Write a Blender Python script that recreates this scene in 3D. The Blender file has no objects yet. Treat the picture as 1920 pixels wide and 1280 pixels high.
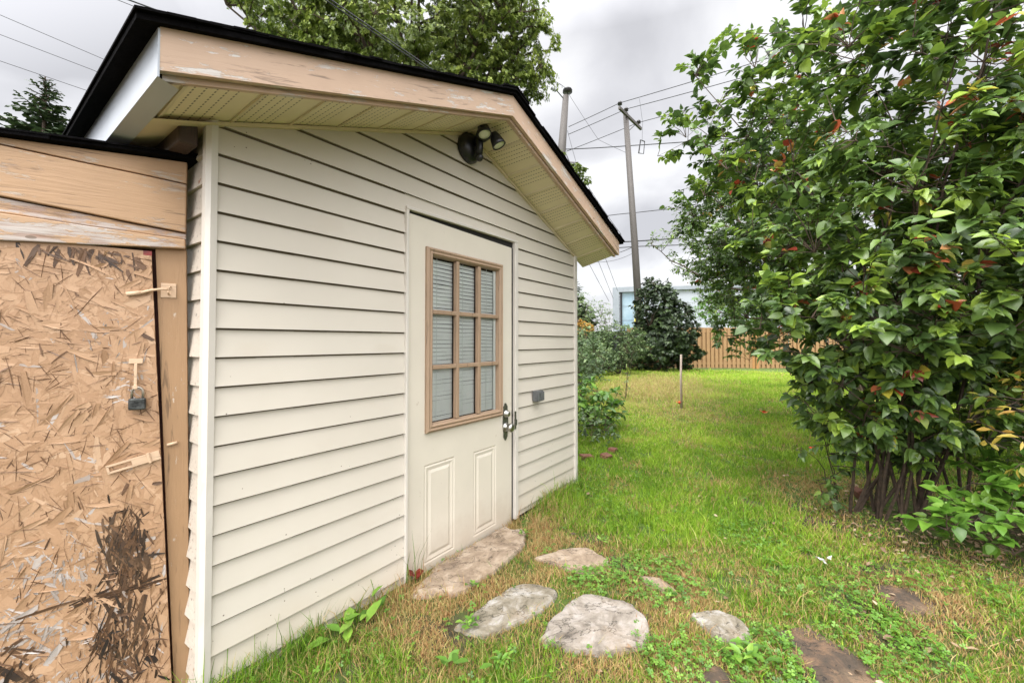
import bpy, math, random
import numpy as np
from mathutils import Vector, Matrix, noise as mnoise
R = math.radians
rng = np.random.default_rng(11)
random.seed(5)
S = bpy.context.scene
C = S.collection

# ------------------------------------------------------------------ camera
F, PITCH, HEYE = 775.0, R(1.2), 1.19
CYP = 641 - F*math.tan(PITCH)
cam = bpy.data.cameras.new('camera'); camo = bpy.data.objects.new('camera', cam); C.objects.link(camo)
camo.location = (0, 0, HEYE); camo.rotation_euler = (R(90)+PITCH, 0, 0)
cam.sensor_fit = 'HORIZONTAL'; cam.sensor_width = 36; cam.lens = F/1920*36
cam.shift_y = -(640-CYP)/1920; cam.clip_start = 0.05; cam.clip_end = 600
S.camera = camo

# ------------------------------------------------------------------ world, sun, exposure
SUN_EL, SUN_AZ = 52, 205      # azimuth clockwise from +Y (view direction)
wd = bpy.data.worlds.new("World"); S.world = wd; wd.use_nodes = True
nt = wd.node_tree; nt.nodes.clear()
def N(nt, t, **k):
    n = nt.nodes.new(t)
    for a, b in k.items():
        if a == 'i':
            for kk, v in b.items(): n.inputs[kk].default_value = v
        else: setattr(n, a, b)
    return n
def L(nt, a, b): nt.links.new(a, b)
sky = N(nt, 'ShaderNodeTexSky', sky_type='NISHITA', sun_disc=False, sun_elevation=R(SUN_EL), sun_rotation=R(SUN_AZ))
bg1 = N(nt, 'ShaderNodeBackground', i={'Strength': 0.08}); L(nt, sky.outputs[0], bg1.inputs[0])
tc = N(nt, 'ShaderNodeTexCoord')
sep = N(nt, 'ShaderNodeSeparateXYZ'); L(nt, tc.outputs['Generated'], sep.inputs[0])
zc = N(nt, 'ShaderNodeMath', operation='MAXIMUM', i={1: 0.0}); L(nt, sep.outputs[2], zc.inputs[0])
zz = N(nt, 'ShaderNodeMath', operation='ADD', i={1: 0.38}); L(nt, zc.outputs[0], zz.inputs[0])
dx = N(nt, 'ShaderNodeMath', operation='DIVIDE'); L(nt, sep.outputs[0], dx.inputs[0]); L(nt, zz.outputs[0], dx.inputs[1])
dy = N(nt, 'ShaderNodeMath', operation='DIVIDE'); L(nt, sep.outputs[1], dy.inputs[0]); L(nt, zz.outputs[0], dy.inputs[1])
cb = N(nt, 'ShaderNodeCombineXYZ', i={2: 3.1}); L(nt, dx.outputs[0], cb.inputs[0]); L(nt, dy.outputs[0], cb.inputs[1])
n1 = N(nt, 'ShaderNodeTexNoise', i={'Scale': 2.3, 'Detail': 6.0, 'Roughness': 0.48, 'Distortion': 0.3}); L(nt, cb.outputs[0], n1.inputs['Vector'])
rp = N(nt, 'ShaderNodeValToRGB'); L(nt, n1.outputs[0], rp.inputs[0])
rp.color_ramp.elements[0].position = 0.34; rp.color_ramp.elements[0].color = (0.42, 0.42, 0.44, 1)
rp.color_ramp.elements[1].position = 0.56; rp.color_ramp.elements[1].color = (0.66, 0.66, 0.67, 1)
e = rp.color_ramp.elements.new(0.45); e.color = (0.52, 0.52, 0.54, 1)
# an overcast sky is brighter overhead than near the horizon
el = N(nt, 'ShaderNodeMapRange', i={1: 0.60, 2: 1.0, 3: 1.0, 4: 5.0}); L(nt, sep.outputs[2], el.inputs[0])
# and brighter round the veiled sun, behind the camera
dt = N(nt, 'ShaderNodeVectorMath', operation='DOT_PRODUCT'); L(nt, tc.outputs['Generated'], dt.inputs[0])
dt.inputs[1].default_value = (math.sin(R(SUN_AZ))*math.cos(R(SUN_EL)), math.cos(R(SUN_AZ))*math.cos(R(SUN_EL)), math.sin(R(SUN_EL)))
dm = N(nt, 'ShaderNodeMapRange', i={1: 0.15, 2: 1.0, 3: 0.0, 4: 4.0}); L(nt, dt.outputs['Value'], dm.inputs[0])
ea = N(nt, 'ShaderNodeMath', operation='ADD'); L(nt, el.outputs[0], ea.inputs[0]); L(nt, dm.outputs[0], ea.inputs[1])
bg2 = N(nt, 'ShaderNodeBackground'); L(nt, rp.outputs[0], bg2.inputs[0]); L(nt, ea.outputs[0], bg2.inputs[1])
mx = N(nt, 'ShaderNodeMixShader', i={0: 0.92}); L(nt, bg1.outputs[0], mx.inputs[1]); L(nt, bg2.outputs[0], mx.inputs[2])
wo = N(nt, 'ShaderNodeOutputWorld'); L(nt, mx.outputs[0], wo.inputs[0])
sl = bpy.data.lights.new('sun', 'SUN'); sl.energy = 1.5; sl.angle = R(24); sl.color = (1, 0.95, 0.88)
so = bpy.data.objects.new('sun', sl); C.objects.link(so)
sd = Vector((math.sin(R(SUN_AZ))*math.cos(R(SUN_EL)), math.cos(R(SUN_AZ))*math.cos(R(SUN_EL)), math.sin(R(SUN_EL))))
so.rotation_euler = sd.to_track_quat('Z', 'Y').to_euler()
S.view_settings.view_transform = 'Standard'; S.view_settings.look = 'None'
S.view_settings.exposure = 0.75; S.view_settings.gamma = 1
S.cycles.transparent_max_bounces = 16; S.cycles.max_bounces = 6

# ------------------------------------------------------------------ helpers
def ray(x, y):
    a = (x-960)/F; b = (CYP-y)/F
    return Vector((a, math.cos(PITCH)-math.sin(PITCH)*b, math.sin(PITCH)+math.cos(PITCH)*b))
def at(x, y, Y):
    d = ray(x, y); k = Y/d.y
    return Vector((d.x*k, Y, HEYE+d.z*k))
def ground_at(x, y, z=0.0):
    d = ray(x, y); k = (z-HEYE)/d.z
    return Vector((d.x*k, d.y*k, z))

def empty(name, loc, rz=0):
    o = bpy.data.objects.new(name, None); C.objects.link(o); o.location = loc; o.rotation_euler = (0, 0, rz)
    o.empty_display_size = 0.1
    return o
def tag(o, label=None, cat=None, group=None, kind=None):
    if label: o['label'] = label
    if cat: o['category'] = cat
    if group: o['group'] = group
    if kind: o['kind'] = kind
    return o

class MB:
    def __init__(s): s.v = []; s.f = []; s.t = []
    def add(s, vs, fs, t=0.5):
        b = len(s.v); s.v += [tuple(p) for p in vs]; s.f += [tuple(i+b for i in f) for f in fs]; s.t += [t]*len(vs)
    def box(s, x0, x1, y0, y1, z0, z1, t=0.5):
        s.add([(x0,y0,z0),(x1,y0,z0),(x1,y1,z0),(x0,y1,z0),(x0,y0,z1),(x1,y0,z1),(x1,y1,z1),(x0,y1,z1)],
              [(0,3,2,1),(4,5,6,7),(0,1,5,4),(1,2,6,5),(2,3,7,6),(3,0,4,7)], t)
    def beam(s, p, q, w, h, up=(0,0,1), t=0.5):
        p = Vector(p); q = Vector(q); d = (q-p).normalized(); sd = d.cross(Vector(up)).normalized(); u = sd.cross(d)
        vs = []
        for c in (p, q):
            for a, b in ((-1,-1),(1,-1),(1,1),(-1,1)): vs.append(c+sd*a*w/2+u*b*h/2)
        s.add(vs, [(0,3,2,1),(4,5,6,7),(0,1,5,4),(1,2,6,5),(2,3,7,6),(3,0,4,7)], t)
    def prism(s, poly, axis, a0, a1, t=0.5):
        """poly in (x,z) extruded along y, or in (x,y) extruded along z"""
        n = len(poly); g = (lambda p, a: (p[0], a, p[1])) if axis == 'y' else (lambda p, a: (p[0], p[1], a))
        vs = [g(p, a0) for p in poly]+[g(p, a1) for p in poly]
        fs = [tuple(range(n)), tuple(range(2*n-1, n-1, -1))]+[(i, i+n, (i+1) % n+n, (i+1) % n) for i in range(n)]
        s.add(vs, fs, t)
    def tube(s, path, rad, n=6, cap=True, t=0.5):
        path = [Vector(p) for p in path]; k = len(path)
        if not hasattr(rad, '__len__'): rad = [rad]*k
        vs = []; ref = Vector((0.31, 0.22, 0.92))
        for i, p in enumerate(path):
            d = (path[min(i+1, k-1)]-path[max(i-1, 0)])
            d = d.normalized() if d.length > 1e-9 else Vector((0,0,1))
            a = d.cross(ref)
            if a.length < 1e-3: a = d.cross(Vector((1,0,0)))
            a.normalize(); b = d.cross(a)
            for j in range(n):
                q = 2*math.pi*j/n
                vs.append(p+(a*math.cos(q)+b*math.sin(q))*rad[i])
        fs = [(i*n+j, i*n+(j+1) % n, (i+1)*n+(j+1) % n, (i+1)*n+j) for i in range(k-1) for j in range(n)]
        if cap: fs += [tuple(range(n-1, -1, -1)), tuple((k-1)*n+j for j in range(n))]
        s.add(vs, fs, t)
    def lathe(s, org, axis, prof, n=20, t=0.5):
        """prof = [(distance along axis, radius)...]"""
        axis = Vector(axis).normalized(); org = Vector(org)
        a = axis.orthogonal().normalized(); b = axis.cross(a); vs = []
        for d, r in prof:
            for j in range(n):
                q = 2*math.pi*j/n; vs.append(org+axis*d+(a*math.cos(q)+b*math.sin(q))*r)
        k = len(prof)
        fs = [(i*n+j, i*n+(j+1) % n, (i+1)*n+(j+1) % n, (i+1)*n+j) for i in range(k-1) for j in range(n)]
        fs += [tuple(range(n-1, -1, -1)), tuple((k-1)*n+j for j in range(n))]
        s.add(vs, fs, t)
    def build(s, name, mat, parent=None, origin=None, smooth=False, bevel=0, rz=0):
        me = bpy.data.meshes.new(name)
        o0 = Vector(origin) if origin is not None else Vector((0,0,0))
        me.from_pydata([tuple(Vector(p)-o0) for p in s.v], [], s.f); me.update()
        at_ = me.attributes.new('tint', 'FLOAT', 'POINT'); at_.data.foreach_set('value', np.array(s.t, dtype=np.float32))
        me.materials.append(mat)
        if smooth: me.polygons.foreach_set('use_smooth', [True]*len(me.polygons))
        o = bpy.data.objects.new(name, me); C.objects.link(o)
        if parent: o.parent = parent
        else: o.location = o0; o.rotation_euler = (0, 0, rz)
        if bevel:
            m = o.modifiers.new('bevel', 'BEVEL'); m.width = bevel; m.segments = 2; m.limit_method = 'ANGLE'; m.angle_limit = R(40)
        return o

def np_obj(name, V, faces, tint, mat, parent=None, origin=(0,0,0), smooth=False):
    """faces: list of (n,k) arrays"""
    V = np.asarray(V, dtype=np.float64)-np.array(origin)
    me = bpy.data.meshes.new(name)
    me.vertices.add(len(V)); me.vertices.foreach_set('co', V.astype(np.float32).ravel())
    nl = sum(f.size for f in faces); nf = sum(len(f) for f in faces)
    me.loops.add(nl); me.polygons.add(nf)
    me.loops.foreach_set('vertex_index', np.concatenate([f.ravel() for f in faces]).astype(np.int32))
    tot = np.concatenate([np.full(len(f), f.shape[1]) for f in faces])
    st = np.concatenate([[0], np.cumsum(tot)[:-1]]).astype(np.int32)
    me.polygons.foreach_set('loop_start', st)
    me.update(calc_edges=True); me.validate()
    a = me.attributes.new('tint', 'FLOAT', 'POINT'); a.data.foreach_set('value', np.asarray(tint, dtype=np.float32))
    me.materials.append(mat)
    if smooth: me.polygons.foreach_set('use_smooth', np.ones(len(me.polygons), dtype=bool))
    o = bpy.data.objects.new(name, me); C.objects.link(o)
    if parent: o.parent = parent
    else: o.location = origin
    return o
def norm(a): return a/np.maximum(np.linalg.norm(a, axis=-1, keepdims=True), 1e-9)
def leaves(name, tmpl, P, D, U, size, tint, mat, parent=None, origin=(0,0,0), wid=None, bend=None):
    """copies a leaf template (verts, tris/quads) to every position, all in one mesh"""
    T, FQ = tmpl; T = np.array(T); n = len(P); m = len(T)
    D = norm(D); Sx = norm(np.cross(D, U)); Nn = np.cross(Sx, D)
    w = np.ones(n) if wid is None else wid
    zs = T[:, 2][None, :]*np.ones((n, 1))
    if bend is not None: zs = zs - bend[:, None]*(T[:, 1][None, :]**2)
    V = P[:, None, :]+((T[:, 0][None, :]*w[:, None])[..., None]*Sx[:, None, :]+T[:, 1][None, :, None]*D[:, None, :]+zs[..., None]*Nn[:, None, :])*size[:, None, None]
    fs = []
    for k in (3, 4):
        q = [f for f in FQ if len(f) == k]
        if q: fs.append((np.array(q)[None]+(np.arange(n)*m)[:, None, None]).reshape(-1, k))
    return np_obj(name, V.reshape(-1, 3), fs, np.repeat(tint, m), mat, parent, origin)

T_HEART = ([(0,0,0),(0,.36,-.02),(0,.72,-.02),(0,1,-.05),
            (-.26,.02,.05),(-.42,.28,.10),(-.30,.66,.08),(.26,.02,.05),(.42,.28,.10),(.30,.66,.08)],
           [(0,1,5,4),(1,2,6,5),(2,3,6),(0,7,8,1),(1,8,9,2),(2,9,3)])
T_OVAL = ([(0,0,0),(-.25,.4,.06),(0,.5,-.01),(.25,.4,.06),(0,1,-.03),(-.18,.75,.03),(.18,.75,.03)],
          [(0,2,1),(0,3,2),(1,2,5),(2,3,6),(2,4,5),(2,6,4)])
T_STAR = ([(0,0,0),(-.22,.16,.03),(-.55,.30,.06),(-.30,.42,.03),(-.40,.74,.02),(-.14,.62,0),(0,1,-.06),(.14,.62,0),(.40,.74,.02),(.30,.42,.03),(.55,.30,.06),(.22,.16,.03)],
          [(0,2,3),(0,1,2),(0,3,5),(3,4,5),(0,5,7),(5,6,7),(0,7,9),(7,8,9),(0,9,10),(0,10,11)])
T_NEEDLE = ([(-.02,0,0),(.02,0,0),(.11,.3,0),(.03,.5,0),(.09,.75,0),(0,1,-.03),(-.09,.75,0),(-.03,.5,0),(-.11,.3,0)],
            [(0,1,2),(0,2,8),(8,2,3),(8,3,7),(7,3,4),(7,4,6),(6,4,5)])
def clover_t():
    vs = []; fs = []
    for k in range(3):
        a = k*2.094; ca, sa = math.cos(a), math.sin(a); b = len(vs)
        for x, y, z in ((0,0,0),(-.38,.45,.1),(-.3,.85,.08),(0,.75,0),(.3,.85,.08),(.38,.45,.1)):
            vs.append((x*ca-y*sa, x*sa+y*ca, z))
        fs += [(b,b+3,b+2,b+1),(b,b+5,b+4,b+3)]
    return vs, fs
T_CLOVER = clover_t()

# value noise for placement maps
_g = rng.random((64, 64))
def vn(x, y, s=1.0):
    x = np.asarray(x)*s+100; y = np.asarray(y)*s+100
    xi = np.floor(x).astype(int); yi = np.floor(y).astype(int); fx = x-xi; fy = y-yi
    fx = fx*fx*(3-2*fx); fy = fy*fy*(3-2*fy)
    a = _g[xi % 64, yi % 64]; b = _g[(xi+1) % 64, yi % 64]; c = _g[xi % 64, (yi+1) % 64]; d = _g[(xi+1) % 64, (yi+1) % 64]
    return (a*(1-fx)+b*fx)*(1-fy)+(c*(1-fx)+d*fx)*fy
def vn2(x, y, s=1.0): return (vn(x, y, s)*.6+vn(x, y, s*2.3)*.27+vn(x, y, s*5.1)*.13)

# ------------------------------------------------------------------ materials
def newmat(name):
    m = bpy.data.materials.new(name); m.use_nodes = True; t = m.node_tree; t.nodes.clear()
    o = N(t, 'ShaderNodeOutputMaterial'); p = N(t, 'ShaderNodeBsdfPrincipled'); L(t, p.outputs[0], o.inputs[0])
    return m, t, p, o
def ramp(t, fac, stops, interp='LINEAR'):
    r = N(t, 'ShaderNodeValToRGB'); L(t, fac, r.inputs[0]); cr = r.color_ramp; cr.interpolation = interp
    cr.elements[0].position = stops[0][0]; cr.elements[0].color = (*stops[0][1], 1)
    cr.elements[1].position = stops[-1][0]; cr.elements[1].color = (*stops[-1][1], 1)
    for p, c in stops[1:-1]: cr.elements.new(p).color = (*c, 1)
    return r.outputs[0]
def coords(t, scale=(1,1,1), rot=(0,0,0)):
    c = N(t, 'ShaderNodeTexCoord'); m = N(t, 'ShaderNodeMapping'); m.inputs['Scale'].default_value = scale; m.inputs['Rotation'].default_value = rot
    L(t, c.outputs['Object'], m.inputs[0]); return m.outputs[0]
def noise(t, vec, scale, detail=4, rough=.55, dist=0):
    n = N(t, 'ShaderNodeTexNoise', i={'Scale': scale, 'Detail': detail, 'Roughness': rough, 'Distortion': dist}); L(t, vec, n.inputs['Vector']); return n.outputs[0]
def mixc(t, fac, a, b, mode='MIX'):
    m = N(t, 'ShaderNodeMix', data_type='RGBA', blend_type=mode)
    if isinstance(fac, float): m.inputs[0].default_value = fac
    else: L(t, fac, m.inputs[0])
    for s, v in ((6, a), (7, b)):
        if isinstance(v, tuple): m.inputs[s].default_value = (*v, 1)
        else: L(t, v, m.inputs[s])
    return m.outputs[2]
def step(t, v, a, b):
    n = N(t, 'ShaderNodeMapRange', i={1: a, 2: b}); L(t, v, n.inputs[0]); return n.outputs[0]
def math_(t, op, a, b=0.0):
    n = N(t, 'ShaderNodeMath', operation=op)
    for i, v in ((0, a), (1, b)):
        if isinstance(v, (int, float)): n.inputs[i].default_value = v
        else: L(t, v, n.inputs[i])
    return n.outputs[0]
def bump(t, p, h, strength=.3, dist=.002):
    b = N(t, 'ShaderNodeBump', i={'Strength': strength, 'Distance': dist}); L(t, h, b.inputs['Height']); L(t, b.outputs[0], p.inputs['Normal'])
def attr(t, n='tint'):
    a = N(t, 'ShaderNodeAttribute', attribute_name=n); return a.outputs['Fac']

def plain(name, col, rough=.6, var=.12, scale=14, bmp=.15, metal=0, bdist=.002):
    m, t, p, o = newmat(name); v = coords(t)
    n = noise(t, v, scale, 5); c2 = tuple(x*(1-var*2) for x in col)
    L(t, ramp(t, n, [(.3, c2), (.7, col)]), p.inputs[0])
    p.inputs['Roughness'].default_value = rough; p.inputs['Metallic'].default_value = metal
    if bmp: bump(t, p, noise(t, v, scale*4, 3), bmp, bdist)
    return m
def leafmat(name, stops, rough=.42, trans=.3, spec=.5):
    m, t, p, o = newmat(name); c = ramp(t, attr(t), stops)
    v = coords(t); n = noise(t, v, 45, 2); c = mixc(t, step(t, n, .3, .75), mixc(t, 0.78, (0.02,0.03,0.01), c), c)
    L(t, c, p.inputs[0]); p.inputs['Roughness'].default_value = rough; p.inputs['Specular IOR Level'].default_value = spec
    tr = N(t, 'ShaderNodeBsdfTranslucent'); L(t, mixc(t, 0.6, c, (0.16,0.3,0.02), 'ADD') if False else c, tr.inputs[0])
    mx = N(t, 'ShaderNodeMixShader', i={0: trans}); L(t, p.outputs[0], mx.inputs[1]); L(t, tr.outputs[0], mx.inputs[2]); L(t, mx.outputs[0], o.inputs[0])
    return m
def siding_mat(name='vinyl_siding'):
    m, t, p, o = newmat(name); v = coords(t)
    base = ramp(t, noise(t, v, 2.2, 4), [(.3, (.530,.482,.410)), (.7, (.568,.520,.446))])
    # streaks of grime running with the boards, small specks, and splashed soil near the ground
    vs = coords(t, (1.2, 1, 2.5)); base = mixc(t, step(t, noise(t, vs, 3, 4), .60, 1.0), base, (.50,.44,.36))
    vo = coords(t, (1, 1, 1)); sp = N(t, 'ShaderNodeTexVoronoi', i={'Scale': 46.0}); L(t, vo, sp.inputs['Vector'])
    spk = math_(t, 'LESS_THAN', sp.outputs['Distance'], .12)
    sep = N(t, 'ShaderNodeSeparateXYZ'); L(t, vo, sep.inputs[0])
    low = step(t, sep.outputs[2], .9, .0)
    pick = math_(t, 'LESS_THAN', noise(t, vo, 7, 3), math_(t, 'MULTIPLY_ADD', low, .16) if False else math_(t, 'ADD', math_(t, 'MULTIPLY', low, .17), .325))
    base = mixc(t, math_(t, 'MULTIPLY', math_(t, 'MULTIPLY', spk, pick), .8), base, (.09,.06,.04))
    splash = math_(t, 'MULTIPLY', step(t, math_(t, 'ADD', sep.outputs[2], math_(t, 'MULTIPLY', noise(t, vo, 9, 5), .22)), .34, .05), .45)
    base = mixc(t, splash, base, (.50,.40,.28))
    base = mixc(t, step(t, attr(t), .55, 1.0), base, (.10,.075,.045))  # high tint darkens creases and lip undersides: painted shadow mixed with grime
    L(t, base, p.inputs[0]); p.inputs['Roughness'].default_value = .48; p.inputs['Specular IOR Level'].default_value = .35
    bump(t, p, noise(t, coords(t, (3, 3, 40)), 12, 3), .06, .001)
    return m
def painted_wood(name, col, axis='x', peel=.62, weather=((.52,.47,.42),(.28,.19,.12)), grain=1.0, tilt=0.0):
    m, t, p, o = newmat(name)
    sc = (1.6, 22, 22) if axis == 'x' else (22, 22, 1.6)
    vg = coords(t, sc); v = coords(t)
    def tc_(scale):      # rotate first, then stretch, so the grain follows a sloping board
        a_ = N(t, 'ShaderNodeMapping'); a_.inputs['Rotation'].default_value = (0, tilt, 0); L(t, N(t, 'ShaderNodeTexCoord').outputs['Object'], a_.inputs[0])
        b_ = N(t, 'ShaderNodeMapping'); b_.inputs['Scale'].default_value = scale; L(t, a_.outputs[0], b_.inputs[0]); return b_.outputs[0]
    vg = tc_(sc)
    g = noise(t, vg, 3.2, 7, .62, .5); big = noise(t, v, 3.3, 5, .6); med = noise(t, tc_((3, 9, 9) if axis == 'x' else (9, 9, 3)), 2.5, 7, .7)
    c = ramp(t, big, [(.3, tuple(x*.86 for x in col)), (.7, col)])
    crack = step(t, g, .415, .33)
    c = mixc(t, math_(t, 'MULTIPLY', crack, .7), c, tuple(x*.30 for x in col))
    pm = step(t, math_(t, 'ADD', math_(t, 'MULTIPLY', med, .7), math_(t, 'MULTIPLY', g, .3)), peel, peel+.03)
    wc = ramp(t, g, [(.35, weather[1]), (.6, weather[0])])
    c = mixc(t, pm, c, wc)
    kn = N(t, 'ShaderNodeTexVoronoi', i={'Scale': 2.4}); L(t, coords(t, (1.2, 3, 3) if axis == 'x' else (3,3,1.2)), kn.inputs['Vector'])
    c = mixc(t, math_(t, 'MULTIPLY', math_(t, 'LESS_THAN', kn.outputs['Distance'], .045), .7), c, tuple(x*.22 for x in col))
    L(t, c, p.inputs[0]); p.inputs['Roughness'].default_value = .62
    h = math_(t, 'SUBTRACT', math_(t, 'MULTIPLY', g, grain), math_(t, 'MULTIPLY', pm, .35)); bump(t, p, h, .55, .004)
    return m

M = {}
M['siding'] = siding_mat()
M['old_siding'] = painted_wood('old_side_siding', (.50,.44,.37), 'x', .60, ((.30,.13,.07),(.14,.06,.03)))
M['trim'] = plain('vinyl_trim', (.60,.555,.495), .45, .06, 5, .05)
M['fascia'] = painted_wood('tan_fascia', (.55,.385,.275), 'x', .55, ((.60,.56,.52),(.35,.24,.16)), .6, tilt=.353)
M['fascia_right'] = painted_wood('tan_fascia_right', (.55,.385,.275), 'x', .55, ((.60,.56,.52),(.35,.24,.16)), .6, tilt=-.322)
M['board'] = painted_wood('tan_board', (.42,.262,.145), 'x', .57, ((.42,.33,.25),(.22,.13,.08)))
M['rough_board'] = painted_wood('weathered_header', (.44,.28,.16), 'x', .50, ((.42,.37,.33),(.26,.15,.10)))
M['post'] = painted_wood('tan_post', (.34,.205,.105), 'z', .60, ((.5,.42,.34),(.22,.13,.08)))
M['white_metal'] = plain('white_eave_metal', (.40,.43,.47), .35, .06, 6, .04)
M['shingle'] = plain('black_shingle', (.006,.0055,.006), 1.0, .3, 60, .8, bdist=.004)
M['dark_wood'] = plain('dark_old_wood', (.05,.035,.025), .85, .3, 20, .5)
M['scorched'] = painted_wood('scorched_beam', (.05,.028,.018), 'z', .55, ((.05,.035,.03),(.012,.01,.01)))
M['door'] = plain('cream_door_paint', (.625,.57,.48), .38, .04, 3, .05)
def _soil(m):   # soil splashed and rubbed onto the foot of the door
    t = m.node_tree; p = t.nodes['Principled BSDF']; src = p.inputs[0].links[0].from_socket; v = coords(t); sp_ = N(t, 'ShaderNodeSeparateXYZ'); L(t, v, sp_.inputs[0])
    f = step(t, math_(t, 'ADD', sp_.outputs[2], math_(t, 'MULTIPLY', noise(t, v, 11, 6, .7), .30)), .36, .06); f2 = math_(t, 'MULTIPLY', step(t, noise(t, coords(t, (1,1,.35)), 60, 3), .70, .74), .35)
    L(t, mixc(t, math_(t, 'MAXIMUM', math_(t, 'MULTIPLY', f, .5), f2), src, (.30,.21,.13)), p.inputs[0])
_soil(M['door'])
M['brown_trim'] = painted_wood('brown_window_frame', (.33,.225,.145), 'z', .80)
M['blind'] = plain('blind_slat', (.88,.92,.88), .5, .05, 6, .0)
M['dark'] = plain('dark_gap', (.012,.010,.009), .9, .1, 5, 0)
M['redwood'] = plain('dark_red_boards', (.10,.022,.012), .7, .3, 9, .3)
M['metal'] = plain('worn_nickel', (.52,.51,.47), .28, .2, 60, .1, 1.0)
M['plate'] = plain('tarnished_plate', (.30,.30,.26), .42, .3, 70, .3, .85)
M['black'] = plain('black_plastic', (.012,.012,.014), .35, .1, 20, .05)
M['lens'] = plain('lamp_lens', (.66,.68,.52), .3, .05, 30, .1)
M['shingle'].node_tree.nodes['Principled BSDF'].inputs['Specular IOR Level'].default_value = .05
M['grey_box'] = plain('grey_outlet_cover', (.11,.115,.115), .5, .15, 40, .1)
M['tan_metal'] = painted_wood('tan_painted_metal', (.58,.41,.27), 'x', .66, ((.30,.42,.46),(.16,.13,.11)), .2)
M['lock'] = plain('dirty_padlock_steel', (.10,.105,.10), .5, .45, 55, .6, .6)
M['shackle'] = plain('shackle_steel', (.50,.45,.38), .35, .3, 40, .2, .9)
M['wire'] = plain('wire_rubber', (.03,.03,.035), .7, .1, 5, 0)
M['pole'] = painted_wood('utility_pole_wood', (.075,.065,.057), 'z', .6, ((.11,.095,.085),(.07,.06,.05)))
M['insul'] = plain('insulator_glaze', (.02,.018,.016), .3, .2, 9, 0)
M['insul_grey'] = plain('insulator_grey', (.30,.31,.32), .3, .2, 9, 0)
M['fence'] = painted_wood('cedar_fence', (.30,.175,.075), 'z', .70, ((.30,.22,.15),(.14,.08,.045)))
M['orange_post'] = painted_wood('fresh_cedar_post', (.36,.18,.06), 'z', .75)
M['black_fence'] = plain('black_fence_boards', (.006,.006,.008), .8, .1, 5, 0)
M['brick'] = plain('red_brick', (.20,.08,.05), .9, .25, 30, .6, bdist=.004)
M['bark'] = plain('lilac_bark', (.085,.055,.035), .85, .35, 35, .8, bdist=.004)
M['stake'] = painted_wood('grey_stake', (.38,.30,.24), 'z', .6)
M['litter'] = plain('white_scrap', (.8,.8,.8), .6, .05, 20, .1)
M['red_fruit'] = plain('red_leaf_skin', (.25,.02,.012), .4, .4, 30, .1)
M['orange'] = plain('orange_petal', (.80,.09,.015), .6, .2, 40, .05)

# soffit: perforations are dark slots repeated along and across
m, t, p, o = newmat('perforated_soffit'); v = coords(t); sx = N(t, 'ShaderNodeSeparateXYZ'); L(t, v, sx.inputs[0])
a = math_(t, 'FRACT', math_(t, 'MULTIPLY', sx.outputs[0], 1/.0275)); b = math_(t, 'FRACT', math_(t, 'MULTIPLY', sx.outputs[1], 1/.0195))
slot = math_(t, 'MULTIPLY', math_(t, 'LESS_THAN', a, .17), math_(t, 'LESS_THAN', b, .58))
rib = math_(t, 'FRACT', math_(t, 'MULTIPLY', math_(t, 'ADD', sx.outputs[0], 10-.036+.02), 1/.2033)); clear = math_(t, 'GREATER_THAN', rib, .27)
slot = math_(t, 'MULTIPLY', slot, clear)
c = ramp(t, noise(t, v, 4, 4), [(.3, (.66,.56,.37)), (.7, (.74,.635,.43))])
L(t, mixc(t, math_(t, 'MULTIPLY', slot, .85), c, (.08,.055,.03)), p.inputs[0]); p.inputs['Roughness'].default_value = .5
M['soffit'] = m; M['soffit_rib'] = plain('soffit_rib', (.64,.54,.36), .5, .06, 6, 0)

# OSB flakes coloured by the tint of each strand
m, t, p, o = newmat('painted_osb'); v = coords(t)
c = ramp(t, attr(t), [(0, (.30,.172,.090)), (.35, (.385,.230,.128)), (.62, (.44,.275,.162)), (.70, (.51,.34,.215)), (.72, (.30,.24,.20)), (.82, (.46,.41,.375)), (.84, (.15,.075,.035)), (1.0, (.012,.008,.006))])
c = mixc(t, step(t, noise(t, v, 7, 5), .5, .8), c, mixc(t, .75, (.30,.18,.09), c)); L(t, c, p.inputs[0])
p.inputs['Roughness'].default_value = .55; bump(t, p, noise(t, coords(t, (1, 1, 1)), 160, 5), .5, .0015)
M['osb'] = m
# glass
m, t, p, o = newmat('window_glass'); gl = N(t, 'ShaderNodeBsdfGlossy', i={'Roughness': .02}); tp = N(t, 'ShaderNodeBsdfTransparent', i={'Color': (1,1,1,1)})
fr = N(t, 'ShaderNodeFresnel', i={'IOR': 1.5}); mx = N(t, 'ShaderNodeMixShader'); L(t, fr.outputs[0], mx.inputs[0]); L(t, tp.outputs[0], mx.inputs[1]); L(t, gl.outputs[0], mx.inputs[2]); L(t, mx.outputs[0], o.inputs[0]); M['glass'] = m
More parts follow.
